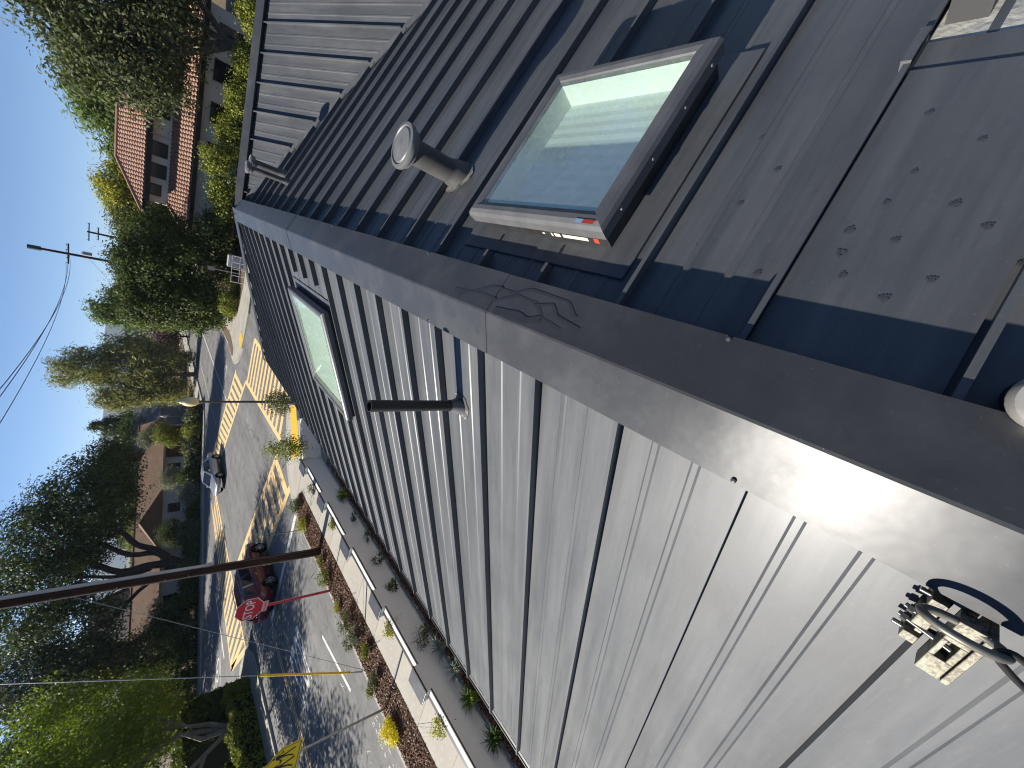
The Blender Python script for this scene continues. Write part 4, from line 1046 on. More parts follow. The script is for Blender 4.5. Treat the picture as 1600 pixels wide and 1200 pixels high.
bark = mat('bark', (.085, .07, .055), .95, .2, n=(4, (.15, .13, .11), .35, .7), bump=(9, .7, .04)); bark_d = mat('dark_bark', (.035, .03, .026), .95, .2, n=(4, (.06, .052, .045), .35, .7), bump=(9, .7, .04)); bark_l = mat('pale_bark', (.24, .22, .19), .9, .2, n=(3, (.16, .14, .12), .35, .7), bump=(9, .5, .03))
LM = dict(
    oak=leaf_mat('oak_leaves', (.028, .040, .014), (.13, .145, .065)), oakd=leaf_mat('dark_oak_leaves', (.020, .034, .009), (.085, .115, .032)),
    cedar=leaf_mat('cedar_leaves', (.06, .10, .022), (.17, .22, .06)), lime=leaf_mat('lime_leaves', (.19, .20, .015), (.46, .43, .06)),
    dark=leaf_mat('evergreen_leaves', (.020, .034, .007), (.11, .14, .035)), pale=leaf_mat('pale_leaves', (.13, .14, .045), (.34, .33, .15)),
    maple=leaf_mat('maple_leaves', (.065, .105, .012), (.17, .22, .03), .45), plum=leaf_mat('plum_leaves', (.045, .018, .022), (.11, .055, .06)),
    shrub=leaf_mat('shrub_leaves', (.045, .06, .025), (.15, .155, .075)), privet=leaf_mat('privet_leaves', (.075, .10, .012), (.27, .28, .05)),
    rust=leaf_mat('rusty_leaves', (.13, .05, .025), (.22, .11, .06)), yellow=leaf_mat('yellow_flowers', (.62, .50, .01), (.85, .74, .03), .2), grey=leaf_mat('grey_leaves', (.12, .135, .10), (.24, .25, .20)))
TREES = []
def tree(name, base, lobes, r0, lm, ncl, per, leaf, clr, label, cat='tree', group=None, bk=None, split=.35, poly=None, **kw):
    e = empty(name, base, label=label, cat=cat, group=group); bv = Vector(base)
    lob = [(l[0] - base[0], l[1] - base[1], l[2] - base[2], *l[3:]) for l in lobes]
    me, cc = crown_mesh('crown', lob, ncl, per, leaf, clr, LM[lm], **kw)
    link('crown', me, e)
    if r0:
        b = MB()
        if poly:
            for (pts, ra, rb) in poly:
                q = [Vector(p_) - bv for p_ in pts]; k = len(q)
                q = [v_ + Vector((random.uniform(-.15, .15), (i_ % 2 - .5) * .5, random.uniform(-.12, .12))) if 0 < i_ else v_ for i_, v_ in enumerate(q)]
                sm = []
                for i_ in range(k - 1):
                    p0, p1, p2, p3 = q[max(i_ - 1, 0)], q[i_], q[i_ + 1], q[min(i_ + 2, k - 1)]
                    for t_ in (0, .34, .67): sm.append(.5 * ((2 * p1) + (p2 - p0) * t_ + (2 * p0 - 5 * p1 + 4 * p2 - p3) * t_ * t_ + (3 * p1 - p0 - 3 * p2 + p3) * t_ ** 3))
                sm.append(q[-1])
                b.tube(sm, [ra + (rb - ra) * i_ / (len(sm) - 1) for i_ in range(len(sm))], 9)
        else: limbs(b, (0, 0, -.1), lob, r0, split, seed=len(TREES))
        b.build('trunk', bk or bark, e, smooth=True)
    TREES.append(e); return e
BG = 'trees behind the far houses'
tree('oak_tree', (11.3, 42, .1), [(8.2, 42, 8, 3.8, 3.4, 3.0), (11, 42.5, 9.5, 5, 4, 3.8), (5.6, 41.6, 6.4, 2.0, 2.0, 2.2), (9.4, 41.2, 5.2, 3.0, 2.4, 1.6), (6.2, 42, 9.4, 2.4, 2.2, 1.6), (14, 42, 6.5, 3, 3, 3)], .42, 'oak', 537, 63, 0.116, 1.05, 'large grey-green oak with a forked trunk in front of the tile house', split=.22)
tree('oak_tree', (15.5, 40, .1), [(7.9, 40, 11.6, 1.9, 1.6, 1.1), (11, 40, 13, 2.6, 2, 1.6), (14.5, 40, 11, 3.5, 3, 3)], .3, 'oak', 187, 54, 0.102, .9, 'oak branch with small leaves hanging into the sky at the corner', split=.5)
tree('redwood_tree', (8, 64, .1), [(8, 64, 8.2, 4.4, 3.5, 4.2), (4.6, 63, 7.4, 3.0, 3, 3.2), (11.5, 64, 6.5, 4, 3, 5), (1.8, 63, 6.5, 2.6, 2.5, 2.6)], .4, 'cedar', 525, 60, 0.136, 1.1, 'feathery green tree rising behind the tile roof', ratio=2.2, group=BG)
tree('redwood_tree', (7.6, 60, .1), [(8.0, 60, 10.2, 1.2, 1.2, 1.7), (7.6, 60, 8, 2.4, 2, 2)], .25, 'cedar', 87, 60, 0.116, .8, 'spiky green treetop poking above the feathery tree', ratio=2.4, group=BG)
tree('lime_tree', (-2.6, 62, .1), [(-1.9, 62, 8.0, 1.8, 1.8, 1.8), (-3.5, 62, 7.2, 1.9, 2, 2.2), (-1.2, 62, 6.4, 2.2, 2, 2.2)], .25, 'lime', 325, 63, 0.102, .7, 'yellow-green rounded tree beside the tile roof corner', group=BG)
tree('oak_tree', (-5.3, 62, .1), [(-5.4, 62, 5.6, 2.6, 2.4, 3.0), (-7.5, 63, 5.5, 2.5, 2.5, 2.8)], .25, 'shrub', 250, 60, 0.116, .9, 'dull olive tree behind the tile house corner', group=BG)
tree('evergreen_tree', (-5.6, 42.5, .1), [(-4.6, 43, 5.0, 2.2, 2.2, 2.4), (-6.4, 42, 4.8, 2.5, 2.3, 2.7), (-5.5, 41.5, 2.6, 2.8, 2.0, 2.3), (-3.0, 41, 1.7, 1.7, 1.5, 1.7), (-1.6, 41.3, 1.0, 1.3, 1.2, 1.0), (-7.0, 42, 6.4, 1.6, 1.6, 1.3)], .3, 'dark', 537, 66, 0.088, .62, 'dense dark evergreen nearest the tile house corner')
tree('evergreen_tree', (-9.0, 42.0, .1), [(-8.8, 42, 4.8, 2.2, 2.2, 2.5), (-9.9, 41.6, 3.8, 1.6, 2.0, 2.8), (-9.2, 40.6, 2.2, 2.1, 1.8, 2.0), (-10.3, 41.5, 5.6, 1.2, 1.4, 1.5)], .3, 'dark', 500, 66, 0.088, .62, 'dense dark evergreen overhanging the far kerb corner')
tree('cypress_tree', (-17.6, 70, .1), [(-17.5, 70, 5.2, 2.4, 2.4, 4.2), (-18.3, 70, 8.2, 1.4, 1.4, 2.4), (-15.6, 70, 5.6, 2.2, 2, 3.2), (-13.6, 70, 5, 2.2, 2, 3)], .3, 'cedar', 412, 63, 0.116, .85, 'green conical trees behind the dark evergreen beside the sky', group=BG, ratio=1.8)
tree('eucalyptus_tree', (-24.3, 64, .1), [(-24.3, 64, 10.2, 2.7, 2.4, 3.6), (-21.6, 64, 7.2, 2.2, 2.4, 3.2), (-27.2, 64, 6.8, 2.2, 2.2, 3.4), (-24.5, 63.5, 5.0, 3.4, 2.4, 2.4), (-28.6, 64, 8.2, 1.0, 1.2, 1.4), (-22.3, 63.5, 3.2, 2.2, 2, 2.2), (-26.6, 63.5, 3.4, 2.2, 2, 2.2)], .28, 'pale', 475, 60, 0.088, .75, 'tall loose pale eucalyptus with drooping foliage standing above the road', bk=bark_l, ratio=2.6, droop=.9, shell=.35)
tree('plum_tree', (-23.0, 78, .1), [(-22.2, 78, 2.8, 2.6, 1.6, 1.7), (-24.5, 78, 2.4, 1.6, 1.4, 1.3)], .15, 'plum', 187, 54, 0.102, .7, 'purple-leaved plum tree down the road', bk=bark_d)
tree('conifer_tree', (-55, 110, .1), [(-55, 110, 3, 4, 4, 3), (-55, 110, 6, 3, 3, 2.5), (-55, 110, 8.6, 1.9, 1.9, 2), (-55, 110, 10.8, .9, .9, 1.7)], .3, 'oakd', 300, 60, 0.190, .9, 'small dark pointed conifer against the distant hill', ratio=2)
tree('oak_tree', (-46, 84, .1), [(-44, 84, 5.2, 3.5, 3, 3), (-48.5, 84, 6.6, 3.5, 3, 3.2), (-41, 84, 4.4, 2.6, 2.5, 2.2)], .35, 'oakd', 325, 60, 0.150, 1.1, 'dark round oak right behind the brick chimney', group=BG)
tree('oak_tree', (-41.79, 45, .1), [(-29.8, 45, 9.0, 3.6, 3.4, 2.8), (-34.5, 45, 11.2, 4.4, 4, 3.2), (-27.0, 45.4, 7.6, 2.4, 2.8, 1.8), (-40, 45, 11.8, 4.6, 4, 3.6), (-31.5, 46.5, 6.9, 3.6, 3, 1.9), (-45.5, 45, 9.6, 4, 4, 3.6), (-37, 47, 8.6, 3.4, 3, 1.8)], .46, 'oakd', 900, 69, 0.109, .95, 'huge spreading oak with dark crooked limbs over the ranch house', bk=bark_d, poly=[([(-41.79, 45.0, 0.0), (-41.79, 45.0, -0.23), (-40.6, 45.0, 1.38), (-39.57, 45.0, 2.68)] , .66, .55), ([(-39.03, 45.0, 2.71), (-37.97, 45.0, 3.73), (-36.26, 45.0, 5.31), (-34.99, 45.0, 6.27), (-33.61, 45.0, 7.28), (-30.9, 45.0, 8.57)], 0.36, 0.12), ([(-39.21, 45.0, 2.7), (-38.26, 45.0, 3.87), (-37.64, 45.0, 5.59), (-36.35, 45.0, 7.43), (-34.1, 45.0, 8.94), (-32.03, 45.0, 10.31)], 0.34, 0.1), ([(-39.99, 45.0, 2.5), (-39.82, 45.0, 4.3), (-39.55, 45.0, 6.46), (-37.7, 45.0, 8.48), (-35.95, 45.0, 10.12), (-34.22, 45.0, 11.98)], 0.44, 0.12), ([(-40.09, 45.0, 4.04), (-40.61, 45.0, 5.73), (-39.69, 45.0, 7.14), (-39.35, 45.0, 9.3), (-39.49, 45.0, 11.66)], 0.26, 0.08), ([(-40.84, 45.0, 2.61), (-42.97, 45.0, 4.93), (-45.29, 45.0, 6.55), (-46.52, 45.0, 8.36)], 0.24, 0.1)])
tree('oak_tree', (-52, 47, .1), [(-50, 45, 12, 4, 4, 3.8), (-54, 46, 9, 4, 4, 4), (-48.5, 42, 8.2, 3, 3, 2.6)], .4, 'oak', 475, 63, 0.129, 1.0, 'airy oak with sky showing through at the left edge', bk=bark_d, shell=.4)
tree('oak_tree', (-47.5, 33, .1), [(-46, 33, 9.8, 3.6, 3.4, 3.2), (-50, 33, 8.0, 3.6, 3.4, 3.4)], .35, 'oakd', 325, 63, 0.122, .95, 'dark oak crown between the wire and the maple', bk=bark_d)
tree('laurel_tree', (-49, 39.5, .1), [(-47, 40.5, 3.0, 2.6, 2.6, 2.8), (-50, 38, 4.0, 3, 3, 3.2), (-52.6, 35.4, 3.6, 3, 3, 3.2), (-44.6, 42, 2.0, 1.6, 1.6, 1.7)], .3, 'dark', 525, 66, 0.102, .75, 'dark bushy laurel trees across the side road under the oak')
tree('maple_tree', (-30.2, 18.2, .1), [(-30.5, 21, 8.6, 3.6, 3.8, 2.8), (-29.2, 17.8, 6.6, 3.2, 3.4, 2.2), (-32, 16.5, 9.2, 3.6, 3.6, 2.8), (-28.8, 20.5, 4.9, 2.4, 2.6, 1.5), (-31.5, 22.6, 6.0, 2.6, 2.4, 2.2), (-30, 14.5, 6.2, 2.8, 2.6, 2.0)], .24, 'maple', 800, 69, 0.071, .75, 'bright green maple with pale slanting stems behind the low hedge', bk=bark_l, split=.12, toneb=(2.5, 2))
tree('maple_tree', (-31.5, 8.0, .1), [(-31, 8, 7.0, 3.8, 3.8, 2.8), (-29.5, 5, 6.0, 3, 3, 2.4), (-30, 11, 6.0, 2.8, 2.8, 2.2)], .25, 'maple', 325, 66, 0.082, .85, 'second maple at the lower picture edge shading the road', bk=bark_l)
tree('oak_tree', (-32, -4, .1), [(-31, -3, 7.0, 4, 4.5, 3.2), (-30, 1, 6.4, 3.2, 3, 2.6)], .3, 'oakd', 250, 63, 0.109, 1.0, 'street oak just outside the picture, shading the near road', bk=bark_d)
tree('lime_tree', (-49, 66, .1), [(-48, 66, 4.6, 2.2, 2, 2.0), (-51.5, 66, 4.8, 2.2, 2, 1.8)], .15, 'privet', 187, 57, 0.109, .7, 'yellow-green tree above the brown roof beneath the oak limbs', group=BG)
tree('oak_tree', (-43.5, 72, .1), [(-43, 72, 5, 3, 3, 3.2), (-38.5, 74, 4.6, 2.6, 2.6, 2.6), (-47, 70, 5.2, 2.6, 2.6, 2.6)], .25, 'oakd', 275, 60, 0.136, 1.0, 'dark oak filling the gap above the brown ridge', group=BG)
tree('rust_tree', (-52, 70, .1), [(-47, 72, 4.4, 1.8, 1.8, 1.6), (-53.5, 58, 3.6, 1.2, 1.2, 1.2)], .12, 'rust', 100, 54, 0.109, .6, 'rust-coloured small tree behind the brown roof', group=BG)
# garden trees on the far side of our house (seen mirrored in the near skylight)
tree('oak_tree', (17, 17.5, .1), [(16, 17, 7.5, 3, 3, 3), (18.5, 18, 9, 3, 3, 3), (20, 15, 6.5, 3, 3, 2.6)], .3, 'oak', 160, 50, .14, .95, 'garden oak to the right of the house, mirrored in the near skylight')
tree('cypress_tree', (15.5, 9.5, .1), [(15.5, 9.5, 4, 1.6, 1.6, 3.6), (15.5, 9.5, 8, 1.1, 1.1, 2.6)], .2, 'lime', 110, 50, .12, .7, 'garden cypress to the right of the house, mirrored in the near skylight')
# bushes in front of the tile house
PB = 'sunlit privet bushes in front of the tile house'
for i, (x_, y_, w_, h_) in enumerate(((-.4, 40.4, 1.6, 1.3), (1.9, 40.2, 1.7, 1.65), (4.3, 40.6, 1.6, 1.2), (6.6, 40.2, 1.7, 1.0), (9.4, 40.4, 1.6, .9), (12.6, 38.6, 1.7, 1.1))):
    tree('privet_bush', (x_, y_, .1), [(x_, y_, h_ * .9, w_, 1.3, h_ * .95), (x_ + .6, y_, h_ * 1.4, w_ * .6, .9, h_ * .6)], .04, 'privet', 150, 36, .075, .42,
         ['yellow-green privet bush left of the group, below the tile roof corner', 'tallest yellow-green privet bush in front of the tile house', 'privet bush under the lower tile eave, third from the left', 'low privet bush in front of the arched windows', 'dark privet bush below the oak trunk', 'privet bush at the picture top beyond the wing roof'][i], 'bush', PB)
tree('privet_bush', (-8.0, 38.8, .1), [(-8.2, 38.8, .7, 1.0, .9, .75), (-7.0, 39, .6, .9, .8, .6)], .03, 'privet', 90, 36, .07, .35, 'small bright bush beside the pavement at the far kerb corner', 'bush')
# shrubs before the ranch house
SB = 'shrubs lining the far kerb'
words_ = ['grey-green shrub nearest the far lamp', 'spiky olive shrub right of the silver car', 'low dull shrub by the far kerb, third from the right', 'round shrub behind the silver car roof', 'tall dark shrub before the pale siding', 'bushy grey shrub under the ranch house windows', 'dark shrub left of the white windows', 'soft green shrub by the far kerb near the oak', 'low dark shrub at the foot of the huge oak', 'leafy shrub left of the oak trunk', 'shaded shrub near the far left crossing']
for i in range(11):
    t = i / 10; x_ = -25.6 - 15.5 * t; y_ = 53.2 - 10.0 * t + rng.uniform(-.2, .5) - (.9 if i > 6 else 0); h_ = rng.uniform(.6, 1.0)
    if i < 3: y_ += .4
    tree('shrub', (x_, y_, .1), [(x_, y_, h_ * .8, 1.25, 1.0, h_ * .85), (x_ - .5, y_ + .5, h_ * 1.2, .9, .8, h_ * .7)], .03, ['shrub', 'privet', 'shrub', 'shrub', 'dark', 'grey', 'dark', 'shrub', 'dark', 'shrub', 'dark'][i], 110, 34, .085, .45, words_[i], 'shrub', SB, ratio=[2.4, 3, 1.4, 1.6, 1.4, 1.4, 1.3, 2.6, 1.4, 1.4, 1.3][i])
for i in range(7):
    x_ = -42.4 - 2.1 * i; y_ = 41.0 - 1.45 * i; h_ = rng.uniform(.9, 1.5)
    tree('shrub', (x_, y_, .1), [(x_, y_, h_ * .8, 1.3, 1.0, h_ * .9), (x_ - .5, y_ + .5, h_ * 1.2, 1.0, .8, h_ * .7)], .03, ['dark', 'shrub', 'dark'][i % 3], 100, 34, .085, .5,
         ['shaded shrub left of the far left shrub row, first of seven', 'second shaded shrub on the left side road', 'third shaded shrub on the left side road', 'fourth shaded shrub on the left side road', 'fifth shaded shrub on the left side road', 'sixth shaded shrub on the left side road', 'last shaded shrub by the maple on the side road'][i], 'shrub', 'shrubs lining the left side road')
tree('lime_tree', (-30.4, 57.6, .1), [(-30.2, 57.6, 3.2, 1.3, 1.2, 1.0), (-30.8, 57.8, 2.4, 1.3, 1.1, .9)], .08, 'privet', 137, 57, 0.068, .45, 'small lime-green tree right of the brick chimney')
tree('olive_tree', (-33.6, 63.5, .1), [(-34.5, 64.4, 4.2, 1.6, 1.4, 1.3)], .1, 'grey', 112, 51, 0.068, .5, 'grey twiggy tree on the roof line by the chimney', bk=bark)
tree('small_tree', (-39.5, 50.5, .1), [(-39.8, 50.4, 2.5, 1.4, 1.2, 1.1), (-40.6, 50, 1.8, 1.2, 1.1, .9)], .08, 'dark', 137, 51, 0.068, .5, 'small dark tree in front of the white ranch house windows')
tree('small_tree', (-34.4, 54.2, .1), [(-34.6, 54, 2.3, 1.3, 1.1, 1.0)], .08, 'grey', 100, 51, 0.061, .5, 'small grey-green tree in front of the cross gable')
# hedges
def hedge(name, x0, x1, y0, y1, z0, z1, n, leaf, m, label):
    p = np.stack([rng.uniform(x0, x1, n), rng.uniform(y0, y1, n), rng.uniform(z0, z1, n)], 1)
    face = rng.integers(0, 4, n); dep = np.abs(rng.normal(size=n)) * .12
    bulge = .12 * np.sin(p[:, 1] * 2.3) + .09 * np.sin(p[:, 1] * 5.1 + 1) + .06 * np.sin(p[:, 0] * 4)
    nr = rng.normal(size=(n, 3)) * .7
    for f_, ax, v_, s_ in ((0, 2, z1, 1), (1, 0, x1, 1), (2, 1, y1, 1), (3, 2, z1, 1)):
        q = face == f_; p[q, ax] = v_ + bulge[q] - dep[q] * s_; nr[q, ax] += 1.0
    e = empty(name, ((x0 + x1) / 2, (y0 + y1) / 2, .1), label=label, cat='hedge')
    link('foliage', leaf_mesh('foliage', p - np.array(e.location), nr, rng.uniform(.6, 1.3, n) * leaf, 1.25, rng.beta(2, 2, n) * .6 + rng.random(n) * .4, LM[m]), e)
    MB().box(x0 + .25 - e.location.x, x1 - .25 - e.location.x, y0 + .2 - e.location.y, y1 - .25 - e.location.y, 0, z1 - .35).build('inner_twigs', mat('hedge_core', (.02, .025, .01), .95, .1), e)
hedge('hedge', -29.4, -28.2, -8, 19.6, .15, 1.35, 30000, .075, 'privet', 'low clipped hedge with sunlit top along the near left kerb')
hedge('hedge', -44, -30.2, 18.4, 21.2, .15, 3.3, 30000, .12, 'dark', 'tall dark hedge at the corner behind the low one')
hedge('hedge', -31.4, -30.2, -8, 16.5, .15, 1.55, 14000, .1, 'dark', 'dark hedge standing behind the low clipped one')
# far wood: reads as one mass
n = 26000
ang = rng.uniform(-1, 1, n); cx_ = rng.uniform(-150, 90, n); hgt = 4.5 + 2.4 * np.sin(cx_ * .11) + 1.6 * np.sin(cx_ * .31 + 1) + .9 * np.sin(cx_ * .83)
pz = np.abs(rng.random(n)) ** .7 * np.maximum(hgt, 1.5); yy_ = 128 + rng.normal(size=n) * 2.5
me = leaf_mesh('far_wood', np.stack([cx_, yy_, pz + .2], 1), rng.normal(size=(n, 3)) + np.array([0, -.6, .6]), rng.uniform(.5, 1.2, n) * .42, 1.2, rng.beta(2, 2, n), LM['oakd'])
tag(link('far_wood', me), kind='stuff')
# distant hill
b = MB(); nx, ny = 60, 10; vs = []
for j in range(ny + 1):
    for i in range(nx + 1):
        x_ = -4200 + 7000 * i / nx; y_ = 2300 + 1600 * j / ny
        t = math.sin(math.pi * j / ny); hh = 152 + 22 * math.sin(x_ * .0021) + 12 * math.sin(x_ * .0063 + 1)
        hh *= max(0, min(1, (700 - abs(x_ + 1350)) / 500 + .9)) if x_ > -1100 else 1
        vs.append((x_, y_, -5 + hh * t + 3 * math.sin(i * 1.7 + j)))
b.add(vs, [(j * (nx + 1) + i, j * (nx + 1) + i + 1, (j + 1) * (nx + 1) + i + 1, (j + 1) * (nx + 1) + i) for j in range(ny) for i in range(nx)])
tag(b.build('hill', mat('far_hillside', (.07, .085, .06), 1.0, .0, n=(.01, (.10, .105, .07), .35, .7)), fix=False, smooth=True), kind='structure')

# ------------------------------------------------------------------ yard and verge plants
blade_m = dict(g=leaf_mat('grass_blades', (.09, .15, .015), (.22, .28, .03), .3), d=leaf_mat('sedge_blades', (.05, .085, .012), (.13, .18, .03), .3), s=leaf_mat('silver_blades', (.16, .19, .15), (.30, .33, .27), .2))
def tuft(loc, n, h, sp, m, label, name='grass_tuft', group=None):
    v = []; f = []; tn = []
    for i in range(n):
        a = random.uniform(0, 6.283); r_ = random.uniform(0, .25) * sp; hh = h * random.uniform(.6, 1.1); tip = sp * random.uniform(.35, 1.1); wd = .006 + .006 * random.random()
        bx_, by_ = r_ * math.cos(a), r_ * math.sin(a); px, py = -math.sin(a) * wd, math.cos(a) * wd; a2 = a + random.uniform(-.5, .5)
        m_ = (bx_ + .45 * tip * math.cos(a2), by_ + .45 * tip * math.sin(a2), hh * .75); t_ = (bx_ + tip * math.cos(a2), by_ + tip * math.sin(a2), hh * random.uniform(.7, 1))
        k = len(v); v += [(bx_ - px, by_ - py, 0), (bx_ + px, by_ + py, 0), (m_[0] + px, m_[1] + py, m_[2]), (m_[0] - px, m_[1] - py, m_[2]), t_]
        f += [(k, k + 1, k + 2, k + 3), (k + 3, k + 2, k + 4)]; tn += [random.random()] * 2
    me = bpy.data.meshes.new(name); me.from_pydata(v, [], f); at = me.attributes.new('tone', 'FLOAT', 'FACE'); at.data.foreach_set('value', tn); me.materials.append(blade_m[m]); me.update()
    return tag(link(name, me, None, None, loc), label, 'plant', group)
YP = 'plants at the foot of the garden wall'
VP_ = 'plants in the kerbside mulch'
for (loc, n, h, sp, m, lb) in (((-8.85, 2.55, .25), 150, .36, .32, 'd', 'dark green sedge tuft by the wall nearest the picture bottom'), ((-8.85, 3.45, .25), 150, .36, .32, 'g', 'arching green sedge tuft, second along the wall'),
                               ((-8.75, 4.1, .25), 130, .36, .32, 's', 'silvery tuft by the wall, third along'), ((-8.8, 4.75, .25), 120, .34, .32, 's', 'pale spiky tuft by the wall, fourth along'), ((-8.95, 11.6, .25), 130, .38, .34, 'g', 'green tuft at the wall foot below the eave')):
    tuft(loc, n, h, sp, m, lb, group=YP)
def herb(loc, r_, h, lm, label, ncl=26, per=22, leaf=.028, grp=VP_, name='shrub'):
    return tree(name, loc, [(loc[0], loc[1], loc[2] + h * .55, r_, r_, h * .55)], .012, lm, ncl, per, leaf, r_ * .45, label, 'plant', grp)
herb((-9.0, 5.3, .25), .28, .45, 'shrub', 'leafy pale bush leaning on the wall beside the dark mulch', grp=YP)
herb((-9.05, 7.25, .25), .2, .38, 'dark', 'small dark sapling against the shaded wall', grp=YP, ncl=14)
herb((-9.05, 8.3, .25), .2, .36, 'dark', 'small leafy sapling on the wall, next towards the lamp', grp=YP, ncl=12)
herb((-9.05, 9.3, .25), .2, .3, 'shrub', 'thin sapling at the wall below the third pilaster', grp=YP, ncl=8)
herb((-9.0, 10.4, .25), .18, .3, 'shrub', 'thin sapling by the wall near the green tuft', grp=YP, ncl=8)
herb((-13.22, 10.45, .13), .2, .22, 'lime', 'small yellow flowering clump behind the STOP post')
herb((-13.2, 5.66, .13), .30, .34, 'yellow', 'large yellow flowering clump beside the warning sign', ncl=70, per=30)
herb((-13.38, 7.14, .13), .17, .24, 'privet', 'round green mound at the kerb before the guy wire', ncl=40)
herb((-12.6, 7.95, .13), .2, .3, 'privet', 'green mound in the middle of the mulch strip', ncl=40)
herb((-12.9, 7.1, .13), .22, .3, 'shrub', 'greyish sprig beside the round green mound')
herb((-12.85, 9.4, .13), .34, .42, 'shrub', 'wispy grey-green shrub in the mulch below the pilaster', ncl=44)
herb((-12.75, 8.75, .13), .26, .4, 'grey', 'silvery sprig shrub near the wispy one')
herb((-13.3, 8.9, .13), .26, .4, 'shrub', 'leafy shrub at the kerb right of the yellow sleeve')
herb((-12.95, 15.1, .13), .32, .4, 'lime', 'yellow-green clump near the round end of the mulch strip', ncl=60)
herb((-12.75, 16.3, .13), .34, .5, 'dark', 'dark bush at the rounded tip of the mulch strip', ncl=60)
herb((-13.1, 11.9, .13), .3, .4, 'privet', 'green shrub beside the foot of the utility pole', ncl=50)
herb((-12.9, 12.6, .13), .2, .3, 'privet', 'small green shrub beyond the utility pole', ncl=30)
for k, (yy, lb) in enumerate(((3.6, 'yellow trailing plant hanging over the coping nearest the picture bottom'), (6.3, 'lime trailing plant on the coping by the fourth pilaster'), (10.9, 'pale trailing plant over the coping between far pilasters'), (13.2, 'sprig on the far coping near the young tree'))):
    herb((-9.62, yy, .72), .22, .3, ['lime', 'lime', 'privet', 'shrub'][k], lb, ncl=20, grp='trailing plants on the wall')
# young staked trees by the corner
tree('young_tree', (-8.9, 15.3, .25), [(-8.9, 15.3, 1.6, .5, .5, .55), (-8.9, 15.2, 1.0, .45, .4, .4)], .03, 'privet', 60, 24, .05, .26, 'slender young tree with yellow-green leaves beyond the garden wall', split=.8)
tree('young_tree', (-8.1, 18.0, .25), [(-8.1, 18.0, 1.35, .55, .5, .5)], .03, 'shrub', 50, 26, .05, .26, 'young tree in front of the striped crossing beside the lamp', split=.7)
# bare sapling in the mulch
bt = empty('bare_sapling', (-13.3, 15.2, .13), label='bare twiggy sapling at the kerb before the stop bar', cat='tree')
b = MB(); b.tube([(0, 0, 0), (.02, .02, .9), (0, .05, 2.0)], [.02, .014, .005], 6)
rr = random.Random(5)
for k in range(16):
    z = .5 + 1.4 * k / 16; a = rr.uniform(0, 6.28); l = rr.uniform(.25, .55)
    m_ = (l * .5 * math.cos(a), l * .5 * math.sin(a), z + .12); t_ = (l * math.cos(a + .3), l * math.sin(a + .3), z + .3)
    b.tube([(0, .03, z), m_, t_], [.007, .005, .002], 4); b.tube([m_, (m_[0] + .12 * math.cos(a + 1.2), m_[1] + .12 * math.sin(a + 1.2), m_[2] + .12)], [.004, .002], 4)
b.build('twigs', bark_l, bt)
# railings glimpsed below the hip
rl = empty('railing', (-6.6, 24.0, .1), R(15), label='thin white railing beyond the hip edge', cat='railing')
for k in range(5): MB().tube([(k * .5, 0, 0), (k * .5, 0, .95)], .02, 6).build('baluster', frame_w, rl)
for z in (.45, .95): MB().tube([(0, 0, z), (2, 0, z)], .02, 6).build('rail', frame_w, rl)
rl.location = (-5.9, 36.2, .12)
cb = empty('utility_cabinet', (-4.6, 38.4, .12), label='pale utility cabinet against the dark evergreen beyond the hip', cat='cabinet')
MB().box(-.45, .45, -.3, .3, 0, 1.0).build('body', mat('cabinet_grey', (.5, .5, .5), .5, .4), cb, bevel=.02)
MB().box(-.40, .40, -.325, -.302, .08, .9).build('door', mat('cabinet_door', (.46, .46, .46), .5, .4), cb)
sp_ = empty('sign_post', (-5.3, 37.0, .12), label='thin bare metal post in front of the dark evergreens', cat='post')
MB().tube([(0, 0, 0), (0, 0, 2.3)], .03, 8).build('shaft', galv_p, sp_)
MB().box(-.15, .15, -.02, .0, 1.9, 2.3).build('plate', galv_p, sp_)

# ------------------------------------------------------------------ roof anchor, carabiner and strap
zinc = mat('yellow_zinc', (.235, .215, .145), .5, .4, .2, n=(90, (.10, .085, .07), .45, .6), n2=(40, (.26, .26, .20), .5, .7), bump=(160, .25, .003))
steel_d = mat('dull_forged_steel', (.20, .19, .15), .45, .5, .4, n=(30, (.13, .12, .10), .4, .7))
blackened = mat('black_carabiner', (.025, .022, .020), .4, .5, .5, n=(20, (.05, .04, .035), .4, .7))
def AL(u, y, h): return Vector(SL(u, y, h))
an = empty('roof_anchor', AL(.31, -.272, 0), label='brass-coloured clamp anchor with a steel ring on the nearest seam', cat='anchor')
aO = Vector(an.location)
def abox(b, u0, u1, y0, y1, h0, h1):
    vs = [AL(u, y, h) - aO for h in (h0, h1) for y in (y0, y1) for u in (u0, u1)]
    b.add(vs, [(0, 2, 3, 1), (4, 5, 7, 6), (0, 1, 5, 4), (2, 6, 7, 3), (0, 4, 6, 2), (1, 3, 7, 5)]); return b
YS = .152 - SP
